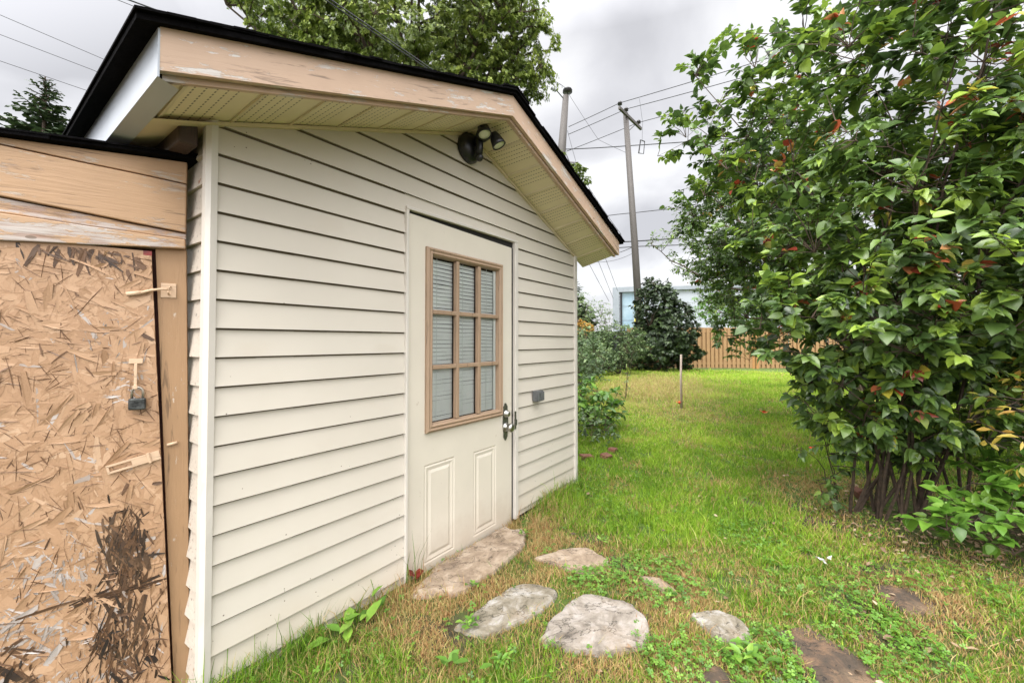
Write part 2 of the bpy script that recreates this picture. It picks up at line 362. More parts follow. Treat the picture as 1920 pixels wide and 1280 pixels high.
# ground: thatch, soil and moss between the blades
m, t, p, o = newmat('soil_thatch'); v = coords(t)
c = ramp(t, noise(t, v, 22, 8, .7), [(.3, (.020,.015,.009)), (.5, (.055,.040,.020)), (.7, (.11,.075,.035))])
c2 = ramp(t, noise(t, v, 30, 8, .7), [(.3, (.035,.055,.010)), (.7, (.12,.19,.022))])
sp = N(t, 'ShaderNodeSeparateXYZ'); L(t, v, sp.inputs[0])
c = mixc(t, step(t, math_(t, 'ADD', noise(t, v, 1.3, 5), math_(t, 'MULTIPLY', sp.outputs[1], .03)), .46, .62), c, c2)
L(t, c, p.inputs[0]); p.inputs['Roughness'].default_value = .95; bump(t, p, noise(t, v, 60, 6, .7), .9, .02); M['ground'] = m
def stone_mat(name, c1, c2, c3, moss=.0):
    m, t, p, o = newmat(name); v = coords(t)
    c = ramp(t, noise(t, v, 9, 8, .68, .6), [(.30, c3), (.48, c2), (.62, c1)])
    ck = noise(t, coords(t, (1, 1.7, 1), (0, 0, .5)), 3.2, 9, .62, .5); c = mixc(t, step(t, math_(t, 'ABSOLUTE', math_(t, 'SUBTRACT', ck, .5)), .008, .001), c, tuple(x*.3 for x in c3))
    c = mixc(t, math_(t, 'MULTIPLY', step(t, noise(t, v, 4, 6, .7), .5, .7), .5), c, (.24,.17,.10))
    L(t, c, p.inputs[0]); p.inputs['Roughness'].default_value = .85; bump(t, p, noise(t, v, 28, 9, .75), 1.0, .012); return m
M['stone_tan'] = stone_mat('tan_flagstone', (.40,.32,.24), (.28,.21,.145), (.15,.105,.07))
M['stone_grey'] = stone_mat('grey_flagstone', (.36,.34,.31), (.22,.19,.14), (.10,.085,.055))
M['stone_white'] = stone_mat('pale_flagstone', (.36,.325,.29), (.26,.225,.185), (.12,.098,.075))
M['stone_brown'] = stone_mat('brown_flagstone', (.17,.10,.055), (.075,.05,.032), (.03,.027,.02))
G = [(0, (.10,.155,.028)), (.25, (.085,.16,.026)), (.5, (.115,.21,.032)), (.72, (.19,.31,.04)), (.80, (.30,.38,.04)), (.86, (.55,.45,.05)), (.90, (.60,.30,.10)), (.95, (.50,.07,.03)), (1.0, (.22,.035,.02))]
M['lilac'] = leafmat('lilac_leaf', [(0, (.035,.065,.020)), (.3, (.080,.145,.034)), (.6, (.155,.255,.042)), (.76, (.30,.43,.055)), (.82, (.28,.40,.05)), (.87, (.55,.45,.06)), (.90, (.60,.30,.12)), (.95, (.46,.06,.03)), (1.0, (.20,.035,.02))], .36, .28, .6)
M['tree'] = leafmat('tree_leaf', [(0, (.075,.11,.028)), (.5, (.23,.31,.06)), (.8, (.42,.50,.11)), (.92, (.48,.45,.13)), (1, (.40,.20,.06))], .45, .3)
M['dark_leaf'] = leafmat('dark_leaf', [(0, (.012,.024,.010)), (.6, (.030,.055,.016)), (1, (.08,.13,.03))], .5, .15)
M['pale_leaf'] = leafmat('pale_leaf', [(0, (.05,.09,.035)), (.5, (.11,.18,.06)), (.8, (.25,.34,.13)), (1, (.42,.50,.30))], .5, .3)
M['bright_leaf'] = leafmat('bright_leaf', [(0, (.07,.16,.02)), (.5, (.14,.30,.035)), (1, (.26,.44,.06))], .4, .35)
M['yellow_leaf'] = leafmat('yellow_leaf', [(0, (.22,.26,.04)), (.5, (.50,.40,.07)), (1, (.62,.28,.07))], .5, .35)
M['needle'] = leafmat('needle', [(0, (.022,.040,.018)), (.6, (.045,.075,.028)), (1, (.10,.15,.045))], .6, .1)
M['grass'] = leafmat('grass_blade', [(0, (.40,.20,.085)), (.14, (.56,.37,.17)), (.25, (.50,.44,.16)), (.36, (.075,.15,.018)), (.55, (.15,.30,.022)), (.8, (.30,.48,.030)), (1, (.50,.62,.09))], .55, .35, .3)
M['litter_leaf'] = leafmat('fallen_leaf', [(0, (.07,.045,.03)), (.4, (.20,.12,.07)), (.7, (.42,.30,.18)), (1, (.55,.42,.30))], .7, .1)

# ------------------------------------------------------------------ setting: ground
STONES = []   # filled with (polygon, ...) for grass masking
def height(x, y): return (vn(x, y, 1.1)-.5)*.035+(vn(x, y, 3.7)-.5)*.014-.02
def build_ground():
    g = np.concatenate([-np.geomspace(170, 8.2, 12), np.linspace(-8, 8, 161), np.geomspace(8.3, 170, 14)])
    h = np.concatenate([-np.geomspace(60, 2.2, 8), np.linspace(-2, 10, 121), np.linspace(10.5, 22, 24), np.geomspace(24, 300, 10)])
    X, Y = np.meshgrid(g, h); Z = height(X, Y)
    far = np.clip((np.hypot(X, Y)-25)/30, 0, 1); Z = Z*(1-far)-.02*far
    V = np.stack([X, Y, Z], -1).reshape(-1, 3); nx = len(g); ny = len(h)
    i = np.arange(nx-1)[None]+np.arange(ny-1)[:, None]*nx; i = i.ravel()
    o = np_obj('ground', V, [np.stack([i, i+1, i+nx+1, i+nx], -1)], np.zeros(len(V)), M['ground'], smooth=True); tag(o, kind='structure')
build_ground()

# ------------------------------------------------------------------ cream shed
ANG = math.atan2(.8075, .590)
P1 = Vector((-1.0327, 1.4215, 0)); WX = Vector((math.cos(ANG), math.sin(ANG), 0)); WN = Vector((math.sin(ANG), -math.cos(ANG), 0))
shed = empty('garden_shed', P1, ANG)
tag(shed, 'cream vinyl sided garden shed with a black shingle gable roof, tan fascia and white door', 'shed')
Wd, ZL, ZR, PU, PZ, DEP = 2.655, 1.955, 1.935, 1.302, 2.452, 3.3
def wall_top(u): return ZL+(PZ-ZL)*u/PU if u < PU else PZ+(ZR-PZ)*(u-PU)/(Wd-PU)
def clip(poly, f):
    out = []
    for i in range(len(poly)):
        a, b = poly[i], poly[(i+1) % len(poly)]; fa, fb = f(a), f(b)
        if fa >= 0: out.append(a)
        if (fa >= 0) != (fb >= 0):
            k = fa/(fa-fb); out.append((a[0]+(b[0]-a[0])*k, a[1]+(b[1]-a[1])*k))
    return out
def siding_front():
    mb = MB(); e = .1008; z0 = .029-e; UL, UR, ZT = .822, 1.790, 1.868
    k = 0
    while z0+e*k < PZ:
        za, zb = z0+e*k, z0+e*(k+1); zs = max(za, -.01)
        spans = [(0, UL), (UR, Wd)] if zb < ZT else ([(0, Wd)] if za > ZT-.004 else [(0, UL), (UR, Wd)])
        if za < ZT < zb: spans = [(0, UL), (UR, Wd), 'top']
        for sp in spans:
            if sp == 'top': u0, u1, lo = UL, UR, ZT
            else: u0, u1 = sp; lo = zs
            m = max(1, int((u1-u0)/.13))
            for i in range(m):
                a, b = u0+(u1-u0)*i/m, u0+(u1-u0)*(i+1)/m
                poly = [(a, lo), (b, lo), (b, zb), (a, zb)]
                poly = clip(poly, lambda q: ZL+(PZ-ZL)*q[0]/PU-q[1]); 
                if len(poly) >= 3: poly = clip(poly, lambda q: PZ+(ZR-PZ)*(q[0]-PU)/(Wd-PU)-q[1])
                if len(poly) < 3: continue
                def off(q):
                    s = (q[1]-za)/e; w = mnoise.noise(Vector((q[0]*2.3, k*.7, 0)))*.003+mnoise.noise(Vector((q[0]*.8, q[1]*.6, 3)))*.006
                    return -(.0125*(1-s)+.003+w)
                vs = [(q[0], off(q), q[1]) for q in poly]; mb.add(vs, [tuple(range(len(vs)))])
                top = [q for q in poly if abs(q[1]-zb) < 1e-6]
                if len(top) == 2 and not (sp == 'top'):   # painted contact shadow, mixed with grime, in the crease below the next board
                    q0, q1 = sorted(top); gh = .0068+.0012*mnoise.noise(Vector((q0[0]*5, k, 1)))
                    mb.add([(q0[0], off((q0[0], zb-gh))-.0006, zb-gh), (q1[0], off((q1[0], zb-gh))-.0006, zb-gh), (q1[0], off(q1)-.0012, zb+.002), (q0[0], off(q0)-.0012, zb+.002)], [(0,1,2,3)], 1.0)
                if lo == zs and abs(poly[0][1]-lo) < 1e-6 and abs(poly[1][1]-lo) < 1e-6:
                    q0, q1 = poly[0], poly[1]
                    mb.add([(q0[0], off(q0), lo), (q0[0], .004, lo+.002), (q1[0], .004, lo+.002), (q1[0], off(q1), lo)], [(0,1,2,3)], .8)  # underside of the lip tinted dark to deepen its shade
        k += 1
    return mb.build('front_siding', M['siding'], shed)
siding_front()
# wall core behind the boards (with the doorway left open)
core = MB()
def wedge(u0, u1, z0, y0=.006, y1=.06):
    us = [u0]+([PU] if u0 < PU < u1 else [])+[u1]
    core.prism([(u0, z0), (u1, z0)]+[(u, wall_top(u)-.004) for u in reversed(us)], 'y', y0, y1)
wedge(0, .822, -.05); wedge(1.79, Wd, -.05); wedge(.8222, 1.7898, 1.868)
core.box(Wd-.06, Wd-.001, .062, DEP, -.05, ZR-.01); core.box(.0, .06, .062, DEP, -.05, ZL-.01); core.box(.061, Wd-.061, DEP-.06, DEP, -.05, ZL-.02)
core.build('wall', M['dark_wood'], shed)
# side walls in lapped boards
def side(u, sgn, mat, nm, zt, d1, wear):
    mb = MB(); e = .1008; k = -1
    while .029+e*k < zt-.01:
        za = .029+e*k; zb = min(za+e, zt); m = 24
        for i in range(m):
            a, b = d1*i/m+.012, d1*(i+1)/m+.012
            wa = wear*abs(mnoise.noise(Vector((a*9, k*1.3, 1)))); wb = wear*abs(mnoise.noise(Vector((b*9, k*1.3, 1))))
            o0a, o0b = u+sgn*(.014+wa), u+sgn*(.014+wb); o1 = u+sgn*.004
            zl = max(za, -.03)
            mb.add([(o0a, a, zl), (o0b, b, zl), (o1, b, zb), (o1, a, zb)], [(0,1,2,3)])
            mb.add([(o0a, a, zl), (u-sgn*.01, a, zl+.001), (u-sgn*.01, b, zl+.001), (o0b, b, zl)], [(0,1,2,3)])
        k += 1
    return mb.build(nm, mat, shed)
side(-.004, -1, M['old_siding'], 'side_siding', ZL-.01, DEP, .014); side(Wd+.002, 1, M['siding'], 'side_siding', ZR-.01, DEP, .0)
# corner posts: an L of vinyl with a dented edge
def corner(u0, u1, uo, zt, dent):
    mb = MB(); n = 40
    for i in range(n):
        za, zb = -.02+(zt+.02)*i/n, -.02+(zt+.02)*(i+1)/n
        def prof(z):
            w = dent*max(0, mnoise.noise(Vector((z*7, 2.2, .4)))-.15)*(1 if z < .9 else .25)
            return [(uo, .014), (uo+w*.8, -.014+w), (uo*.6+u1*.4, -.024+w*.4), (u1, -.021), (u1, .004)]
        A, B = prof(za), prof(zb)
        for j in range(4): mb.add([(*A[j], za), (*A[j+1], za), (*B[j+1], zb), (*B[j], zb)], [(0,1,2,3)])
    for z in (-.02,): pass
    return mb.build('corner_trim', M['trim'], shed)
corner(0, .004, -.030, 1.955, .018)
mb = MB(); mb.box(Wd-.022, Wd+.022, -.024, -.001, -.005, ZR-.004); mb.box(Wd+.004, Wd+.022, .0, .06, -.005, ZR-.004); mb.build('corner_trim', M['trim'], shed, bevel=.004)
# door surround
mb = MB(); mb.box(.820, .836, -.026, .05, -.03, 1.862); mb.box(1.752, 1.788, -.028, .03, -.01, 1.872)
mb.prism([(.822, 1.862), (1.7885, 1.8735), (1.7885, 1.889), (.820, 1.879)], 'y', -.026, .03); mb.build('door_surround', M['trim'], shed, bevel=.003)
mb = MB(); mb.box(.8365, 1.7515, .052, .058, -.04, 1.861); mb.build('doorway_backing', M['dark'], shed)
# black strip standing in for the shade in the gap where the header has sagged
mb = MB(); mb.prism([(.838, 1.851), (1.735, 1.832), (1.7505, 1.832), (1.7505, 1.871), (.838, 1.860)], 'y', -.004, .0); mb.build('header_gap_shade_strip', M['dark'], shed)
mb = MB(); mb.box(1.7365, 1.7515, -.006, .0, -.04, 1.831); mb.build('door_gap', M['dark'], shed)
mb = MB(); mb.box(.83, 1.75, -.03, .05, -.075, -.042); mb.build('threshold', M['dark_wood'], shed, bevel=.003)
# door
door = MB()
DU0, DU1, DZ0, DZT = .840, 1.734, -.036, 1.850
holes = [(.985, 1.597, .735, 1.672)]; pans = [(.955, 1.185, .02, .540), (1.345, 1.565, .02, .528)]
us = sorted({DU0, DU1, *[h[0] for h in holes+pans], *[h[1] for h in holes+pans]}); zs = sorted({DZ0, DZT, *[h[2] for h in holes+pans], *[h[3] for h in holes+pans]})
yf = -.008
for i in range(len(us)-1):
    for j in range(len(zs)-1):
        cu, cz = (us[i]+us[i+1])/2, (zs[j]+zs[j+1])/2
        if any(h[0] < cu < h[1] and h[2] < cz < h[3] for h in holes+pans): continue
        tl = lambda u, z: (u, yf, z-(.018*(u-DU0)/(DU1-DU0) if z == DZT else 0))
        door.add([tl(us[i], zs[j]), tl(us[i+1], zs[j]), tl(us[i+1], zs[j+1]), tl(us[i], zs[j+1])], [(0,1,2,3)])
for (a, b, c, d) in pans:
    rings = [(0, 0), (.008, .0035), (.016, .001), (.034, .005), (.050, .0005)]
    for (q0, y0), (q1, y1) in zip(rings, rings[1:]):
        A = [(a+q0, yf+y0, c+q0), (b-q0, yf+y0, c+q0), (b-q0, yf+y0, d-q0), (a+q0, yf+y0, d-q0)]
        B = [(a+q1, yf+y1, c+q1), (b-q1, yf+y1, c+q1), (b-q1, yf+y1, d-q1), (a+q1, yf+y1, d-q1)]
        for k in range(4): door.add([A[k], A[(k+1) % 4], B[(k+1) % 4], B[k]], [(0,1,2,3)])
    q, y = rings[-1]; door.add([(a+q, yf+y, c+q), (b-q, yf+y, c+q), (b-q, yf+y, d-q), (a+q, yf+y, d-q)], [(0,1,2,3)])
h = holes[0]
for a, b in (((h[0],h[2]),(h[1],h[2])), ((h[1],h[2]),(h[1],h[3])), ((h[1],h[3]),(h[0],h[3])), ((h[0],h[3]),(h[0],h[2]))):
    door.add([(a[0],yf,a[1]),(b[0],yf,b[1]),(b[0],.036,b[1]),(a[0],.036,a[1])], [(0,1,2,3)])
for (a, b) in (((DU0,DZ0),(DU1,DZ0)), ((DU1,DZ0),(DU1,DZT-.018)), ((DU0,DZ0),(DU0,DZT))): door.add([(a[0],yf,a[1]),(b[0],yf,b[1]),(b[0],.036,b[1]),(a[0],.036,a[1])], [(0,1,2,3)])
dr = door.build('door', M['door'], shed)
dr['label'] = 'cream panelled door with nine small window panes'
wf = MB()
a, b, c, d = .958, 1.622, .708, 1.698
prof = [(0, -.008), (0, -.020), (.012, -.030), (.022, -.025), (.032, -.030), (.042, -.022), (.046, .006)]
for (q0, y0), (q1, y1) in zip(prof, prof[1:]):
    A = [(a+q0, y0, c+q0), (b-q0, y0, c+q0), (b-q0, y0, d-q0), (a+q0, y0, d-q0)]; B = [(a+q1, y1, c+q1), (b-q1, y1, c+q1), (b-q1, y1, d-q1), (a+q1, y1, d-q1)]
    for k in range(4): wf.add([A[k], A[(k+1) % 4], B[(k+1) % 4], B[k]], [(0,1,2,3)])
frame = wf.build('window_frame', M['brown_trim'], dr)
U0, U1, V0, V1 = a+.046, b-.046, c+.046, d-.046
for k in (1, 2): mu = MB(); u = U0+(U1-U0)*k/3; mu.box(u-.012, u+.012, -.0235, .005, V0, V1); mu.build('muntin', M['brown_trim'], dr, bevel=.004)
for k in (1, 2): mu = MB(); z = V0+(V1-V0)*k/3; mu.box(U0, U1, -.0215, .004, z-.012, z+.012); mu.build('muntin', M['brown_trim'], dr, bevel=.004)
mb = MB(); mb.add([(U0-.004, .0066, V0-.004), (U1+.004, .0066, V0-.004), (U1+.004, .0066, V1+.004), (U0-.004, .0066, V1+.004)], [(0,1,2,3)]); mb.build('window_pane', M['glass'], dr)
bl = MB(); nsl = int((V1-V0)/.0222)
for k in range(nsl):
    z = V0+.004+k*.0222; sag = .002*math.sin(k*1.7)
    m = 10
    for i in range(m):
        u0, u1 = .99+.59*i/m, .99+.59*(i+1)/m
        s0, s1 = (mnoise.noise(Vector((u*6, k*.35, 0)))*.004 for u in (u0, u1))
        bl.add([(u0, .0155, z+s0), (u1, .0155, z+s1), (u1, .0225, z+.0205+s1), (u0, .0225, z+.0205+s0)], [(0,1,2,3)])
bl.build('blind', M['blind'], dr)
bl = MB()
for u in (1.06, 1.27, 1.49): bl.tube([(u, .0145, V0), (u+.003, .0145, V1)], .0012, 4)
bl.build('blind_cord', M['blind'], dr)
mb = MB(); mb.box(.99, 1.59, .034, .0355, V0-.01, V1+.01); mb.build('window_backing', M['dark'], dr)
for k in (1, 2): mb = MB(); u = U0+(U1-U0)*k/3; mb.box(u-.011, u+.011, .0072, .0135, V0, V1); mb.build('inner_muntin', M['dark_wood'], dr)
mb = MB(); mb.box(U1-.020, U1+.003, .0072, .0135, V0, V1); mb.build('inner_muntin', M['blind'], dr)
# lock plate with a scalloped outline, deadbolt, knob
pl = []
for i in range(48):
    q = 2*math.pi*i/48; rx = .027*(1+.10*math.cos(6*q)); rz = .118*(1+.05*math.cos(8*q))
    pl.append((1.662+math.copysign(abs(math.cos(q))**.55, math.cos(q))*rx, .662+math.copysign(abs(math.sin(q))**.7, math.sin(q))*rz))
mb = MB(); mb.prism(pl, 'y', -.012, -.0085); mb.build('lock_plate', M['plate'], dr)
mb = MB(); mb.lathe((1.660, -.012, .715), (0,-1,0), [(0, .026), (.012, .025), (.014, .020), (.030, .016), (.032, .010)], 24); mb.build('deadbolt', M['metal'], dr, smooth=True)
mb = MB(); mb.lathe((1.662, -.012, .627), (0,-1,0), [(0, .030), (.006, .030), (.010, .014), (.026, .013), (.032, .024), (.044, .029), (.056, .026), (.062, .012)], 28); mb.build('door_knob', M['metal'], dr, smooth=True)
mb = MB(); mb.box(1.742, 1.758, -.031, -.027, .60, .72); mb.box(1.748, 1.764, -.034, -.031, .625, .665); mb.build('strike_plate', M['plate'], shed)

# roof pieces. profile of the bargeboard (outer plane y=-.33) and of the wall top
OH = .33
FL, FP, FR = (-.229, 1.884), (1.308, 2.452), (2.858, 1.935)   # bottom line of the bargeboard
FH = .113
for A, B, ca in ((FL, FP, 0), (FP, FR, 1)):
    mb = MB(); n = 10
    for i in range(n):
        s0, s1 = i/n, (i+1)/n
        pa = (A[0]+(B[0]-A[0])*s0, A[1]+(B[1]-A[1])*s0); pb = (A[0]+(B[0]-A[0])*s1, A[1]+(B[1]-A[1])*s1)
        fh = FH+.012*ca
        v = [(pa[0], -OH, pa[1]), (pb[0], -OH, pb[1]), (pb[0], -OH, pb[1]+FH), (pa[0], -OH, pa[1]+FH), (pa[0], -OH+.022, pa[1]), (pb[0], -OH+.022, pb[1]), (pb[0], -OH+.022, pb[1]+FH), (pa[0], -OH+.022, pa[1]+FH)]
        f = [(0,1,2,3), (0,4,5,1)]
        if i == 0 and not ca: f.append((0,3,7,4))
        if i == n-1 and ca: f.append((1,5,6,2))
        mb.add(v, f)
    mb.build('bargeboard', M['fascia' if not ca else 'fascia_right'], shed)
mb = MB()   # narrow trim strip under the board
for A, B in ((FL, FP), (FP, FR)):
    mb.add([(A[0]+.012*(A is FL), -OH+.026, A[1]-.016+.004*(A is FL)), (B[0]-.02*(B is FR), -OH+.026, B[1]-.016), (B[0]-.02*(B is FR), -OH+.026, B[1]+.004), (A[0]+.012*(A is FL), -OH+.026, A[1]+.004+.004*(A is FL)),
            (A[0]+.012*(A is FL), -OH+.052, A[1]-.012+.004*(A is FL)), (B[0]-.02*(B is FR), -OH+.052, B[1]-.012)], [(0,1,2,3), (0,4,5,1)])
mb.build('trim_strip', M['fascia'], shed)
def sof(u):   # z of the soffit at the wall and at the bargeboard
    zi = (ZL+(PZ-ZL)*u/PU if u < PU else PZ+(ZR-PZ)*(u-PU)/(Wd-PU))
    zo = (FL[1]+(FP[1]-FL[1])*(u-FL[0])/(FP[0]-FL[0]) if u < FP[0] else FP[1]+(FR[1]-FP[1])*(u-FP[0])/(FR[0]-FP[0]))
    return zi-.003, zo-.008
for (ua, ub) in ((-.215, PU), (PU, 2.84)):
    mb = MB(); rb = MB(); u = ua; n = 60
    for i in range(n):
        a, b = ua+(ub-ua)*i/n, ua+(ub-ua)*(i+1)/n
        za, oa = sof(a); zb, ob = sof(b)
        mb.add([(a, .006, za), (b, .006, zb), (b, -OH+.05, ob), (a, -OH+.05, oa)], [(0,1,2,3)])
    mb.build('soffit', M['soffit'], shed)
    k = 0
    while True:
        uu = .036+.2033*k-.2033*1
        k += 1
        if uu > ub-.02: break
        if uu < ua+.02: continue
        for da, db, hh in ((0, .016, .006),):
            za, oa = sof(uu); zb, ob = sof(uu+db)
            rb.add([(uu, .004, za-.001), (uu+db, .004, zb-.001), (uu+db, -OH+.052, ob-.001), (uu, -OH+.052, oa-.001),
                    (uu+.003, .004, za-hh), (uu+db-.003, .004, zb-hh), (uu+db-.003, -OH+.052, ob-hh), (uu+.003, -OH+.052, oa-hh)],
                   [(4,5,6,7), (0,4,7,3), (1,2,6,5)])
    rb.build('soffit_rib', M['soffit_rib'], shed)
mb = MB()   # F-channel where wall meets soffit
for A, B in (((0, ZL), (PU, PZ)), ((PU, PZ), (Wd, ZR))): mb.add([(A[0], -.022, A[1]-.006), (B[0], -.022, B[1]-.006), (B[0], -.022, B[1]-.020), (A[0], -.022, A[1]-.020), (A[0], .0, A[1]-.020), (B[0], .0, B[1]-.020)], [(0,1,2,3), (3,2,5,4)])
mb.build('channel_trim', M['soffit_rib'], shed)
# eave: white metal fascia and boxed underside on both long sides
mb = MB()
mb.add([(-.233, -OH-.001, 1.866), (-.233, DEP, 1.866), (-.233, DEP, 1.992), (-.233, -OH-.001, 1.992), (-.2285, -OH-.001, 1.992), (-.2285, -OH-.001, 1.866), (-.180, -OH+.03, 1.868), (-.180, DEP, 1.868)], [(0,1,2,3), (0,3,4,5), (0,6,7,1)])
mb.build('eave_fascia', M['white_metal'], shed)
mb = MB(); mb.add([(-.181, -.05, 1.872), (.0, -.05, 1.935), (.0, DEP, 1.935), (-.181, DEP, 1.872)], [(0,1,2,3)]); mb.build('eave_soffit', M['soffit_rib'], shed)
mb = MB(); mb.add([(2.86, -OH+.02, 1.937), (2.86, DEP, 1.937), (2.86, DEP, 2.05), (2.86, -OH+.02, 2.05)], [(0,1,2,3)]); mb.add([(2.86, .0, 1.938), (Wd+.02, .0, 1.938), (Wd+.02, DEP, 1.938), (2.86, DEP, 1.938)], [(0,1,2,3)]); mb.build('eave_fascia', M['white_metal'], shed)
# roof deck with layered shingles
mb = MB()
def slab(A, B, th, yo, y1, rag=0.0):
    n = 26
    for i in range(n):
        s0, s1 = i/n, (i+1)/n; j0 = rag*mnoise.noise(Vector((i*1.7, th*90, 0))); 
        a = (A[0]+(B[0]-A[0])*s0, A[1]+(B[1]-A[1])*s0); b = (A[0]+(B[0]-A[0])*s1, A[1]+(B[1]-A[1])*s1)
        v = [(a[0], yo+j0, a[1]), (b[0], yo+j0, b[1]), (b[0], y1, b[1]), (a[0], y1, a[1]), (a[0], yo+j0, a[1]+th), (b[0], yo+j0, b[1]+th), (b[0], y1, b[1]+th), (a[0], y1, a[1]+th)]
        mb.add(v, [(0,3,2,1), (4,5,6,7), (0,1,5,4), (1,2,6,5), (2,3,7,6), (3,0,4,7)])
zt = FH+.001
L0 = (FL[0]-.050, FL[1]+zt-.020); R0 = (FR[0]+.05, FR[1]+zt-.012); PK = (FP[0], FP[1]+zt+.002)
slab(L0, PK, .016, -OH-.020, DEP+.3); slab(PK, R0, .016, -OH-.020, DEP+.3)
slab((L0[0]-.006, L0[1]+.0165), (PK[0], PK[1]+.0165), .007, -OH-.030, DEP+.3, .012); slab((PK[0], PK[1]+.0165), (R0[0]+.008, R0[1]+.0165), .007, -OH-.030, DEP+.3, .012)
slab((L0[0]+.15, L0[1]+.024+.055), (PK[0], PK[1]+.024), .006, -OH-.024, DEP+.3, .02); slab((PK[0], PK[1]+.024), (R0[0]-.15, R0[1]+.024+.05), .006, -OH-.024, DEP+.3, .02)
slab((PK[0]-.12, PK[1]+.030-.042), (PK[0], PK[1]+.031), .008, -OH-.034, DEP+.3); slab((PK[0], PK[1]+.031), (PK[0]+.12, PK[1]+.030-.036), .008, -OH-.034, DEP+.3)
mb.build('roof', M['shingle'], shed)
mb = MB(); mb.box(-.100, -.046, .004, .30, 1.850, 1.93); mb.build('beam_end', M['scorched'], shed, bevel=.006)

# ------------------------------------------------------------------ things fixed to the shed
def shed_pt(u, z, off): return P1+WX*u+WN*off+Vector((0, 0, z))
o0 = shed_pt(2.024, .797, .016)
ob = empty('outlet_box', o0, ANG); tag(ob, 'small dark grey outlet box mounted on the siding right of the door', 'outlet box')
mb = MB(); mb.box(-.045, .045, -.040, 0, -.038, .038); mb.build('box_body', M['grey_box'], ob, bevel=.004)
mb = MB(); mb.box(-.043, -.003, -.050, -.0405, -.034, .030); mb.build('outlet_cover', M['grey_box'], ob, bevel=.004)
mb = MB(); mb.box(.003, .043, -.050, -.0405, -.034, .030); mb.build('outlet_cover', M['grey_box'], ob, bevel=.004)
fl0 = shed_pt(1.285, 2.345, .012)
fl = empty('flood_light', fl0, ANG); tag(fl, 'black twin head motion flood light mounted under the gable peak', 'flood light')
mb = MB(); mb.lathe((0,0,0), (0,-1,0), [(0,.088), (.02,.088), (.045,.074), (.056,.05)], 28); mb.build('back_plate', M['black'], fl, smooth=True)
mb = MB(); mb.lathe((.0,-.09,.03), (0,0,-1), [(-.012,.010), (0,.024), (.05,.024), (.085,.020), (.088,.012)], 20)
mb.lathe((.0,-.092,-.075), (0,0,-1), [(-.024,.006), (-.018,.016), (0,.025), (.018,.017), (.025,.006)], 20); mb.tube([(0,-.05,-.01),(0,-.085,-.01)], .016, 10); mb.build('motion_sensor', M['black'], fl, smooth=True)
for px, py, dy, ax in ((-.030, .035, -.155, (-.1,-.32,-.95)), (.062, .0, -.185, (.22,-.38,-.9))):
    mb = MB(); c = Vector((px, dy, py)); ax = Vector(ax).normalized()
    mb.lathe(c-ax*.075, ax, [(0,.012), (.006,.024), (.03,.032), (.062,.038), (.085,.042), (.087,.037), (.080,.036)], 24)
    mb.tube([(0,-.05,.02), (px*.4, dy*.6, py+.03), c-ax*.07], .011, 8)
    hd = mb.build('lamp_head', M['black'], fl, smooth=True)
    mb = MB(); mb.lathe(c+ax*.003, ax, [(0,.0355), (.004,.034), (.0055,.02)], 24); mb.build('lens', M['lens'], hd, smooth=True)

# ------------------------------------------------------------------ old wooden lean-to with OSB door
QA = math.atan2(.562, .827); Q = Vector((-1.1667, 1.482, 0))
ls = empty('lean_to', Q, QA); tag(ls, 'old tan painted lean-to with peeling boards and a crooked strand board door', 'lean-to')
LX = -1.5
def board(nm, z0a, z1a, z0b, z1b, y0, y1, mat, x0=LX, x1=-.006, bev=.003):   # heights at x=-.447 (a) and x=0 (b)
    f = lambda a, b, x: b+(a-b)*(x/-.447)
    mb = MB(); n = 12; vs = []
    for i in range(n+1):
        x = x0+(x1-x0)*i/n; wv = mnoise.noise(Vector((x*6, z0a*9, 0)))*.004; wt = mnoise.noise(Vector((x*6, z1a*9, 0)))*.004
        vs += [(x, y0, f(z0a, z0b, x)+wv), (x, y1, f(z0a, z0b, x)+wv), (x, y1, f(z1a, z1b, x)+wt), (x, y0, f(z1a, z1b, x)+wt)]
    fs = [(i*4+j, i*4+(j+1) % 4, i*4+4+(j+1) % 4, i*4+4+j) for i in range(n) for j in range(4)]+[(3,2,1,0), (n*4, n*4+1, n*4+2, n*4+3)]
    mb.add(vs, fs); return mb.build(nm, mat, ls, bevel=bev)
board('top_board', 1.782, 1.801, 1.756, 1.835, -.012, .02, M['board'])
board('wide_board', 1.624, 1.776, 1.580, 1.750, -.020, .02, M['board'])
board('thin_board', 1.575, 1.620, 1.556, 1.576, -.010, .02, M['rough_board'])
board('header', 1.490, 1.570, 1.520, 1.551, -.034, .02, M['rough_board'])
mb = MB(); mb.box(LX, -.02, .028, .045, -.05, 1.80); mb.build('wall', M['redwood'], ls)
mb = MB(); mb.box(LX, LX+.03, .046, 1.0, -.05, 1.78); mb.build('wall', M['board'], ls)
pr = MB(); pr.prism([(-.089, 1.513), (-.004, 1.519), (.010, .8), (.024, .0), (.026, -.06), (-.016, -.06), (-.048, .6), (-.070, 1.1)], 'y', -.008, .022); pr.build('post', M['post'], ls, bevel=.002)
mb = MB()
for yy, zz_, th in ((-.040, 0, .010), (-.046, .0105, .006)):
    for i in range(12):
        x0, x1 = LX+(.05-LX)*i/12, LX+(.05-LX)*(i+1)/12
        za, zb = (1.842+(x+.0)*.085+mnoise.noise(Vector((x*5, yy*9, 0)))*.004 for x in (x0, x1)); yj = yy+mnoise.noise(Vector((i*1.3, zz_*200, 0)))*.008
        mb.add([(x0,yj,za+zz_),(x1,yj,zb+zz_),(x1,.55,zb+zz_),(x0,.55,za+zz_),(x0,yj,za+zz_+th),(x1,yj,zb+zz_+th),(x1,.55,zb+zz_+th),(x0,.55,za+zz_+th)], [(0,3,2,1),(4,5,6,7),(0,1,5,4),(1,2,6,5),(2,3,7,6),(3,0,4,7)])
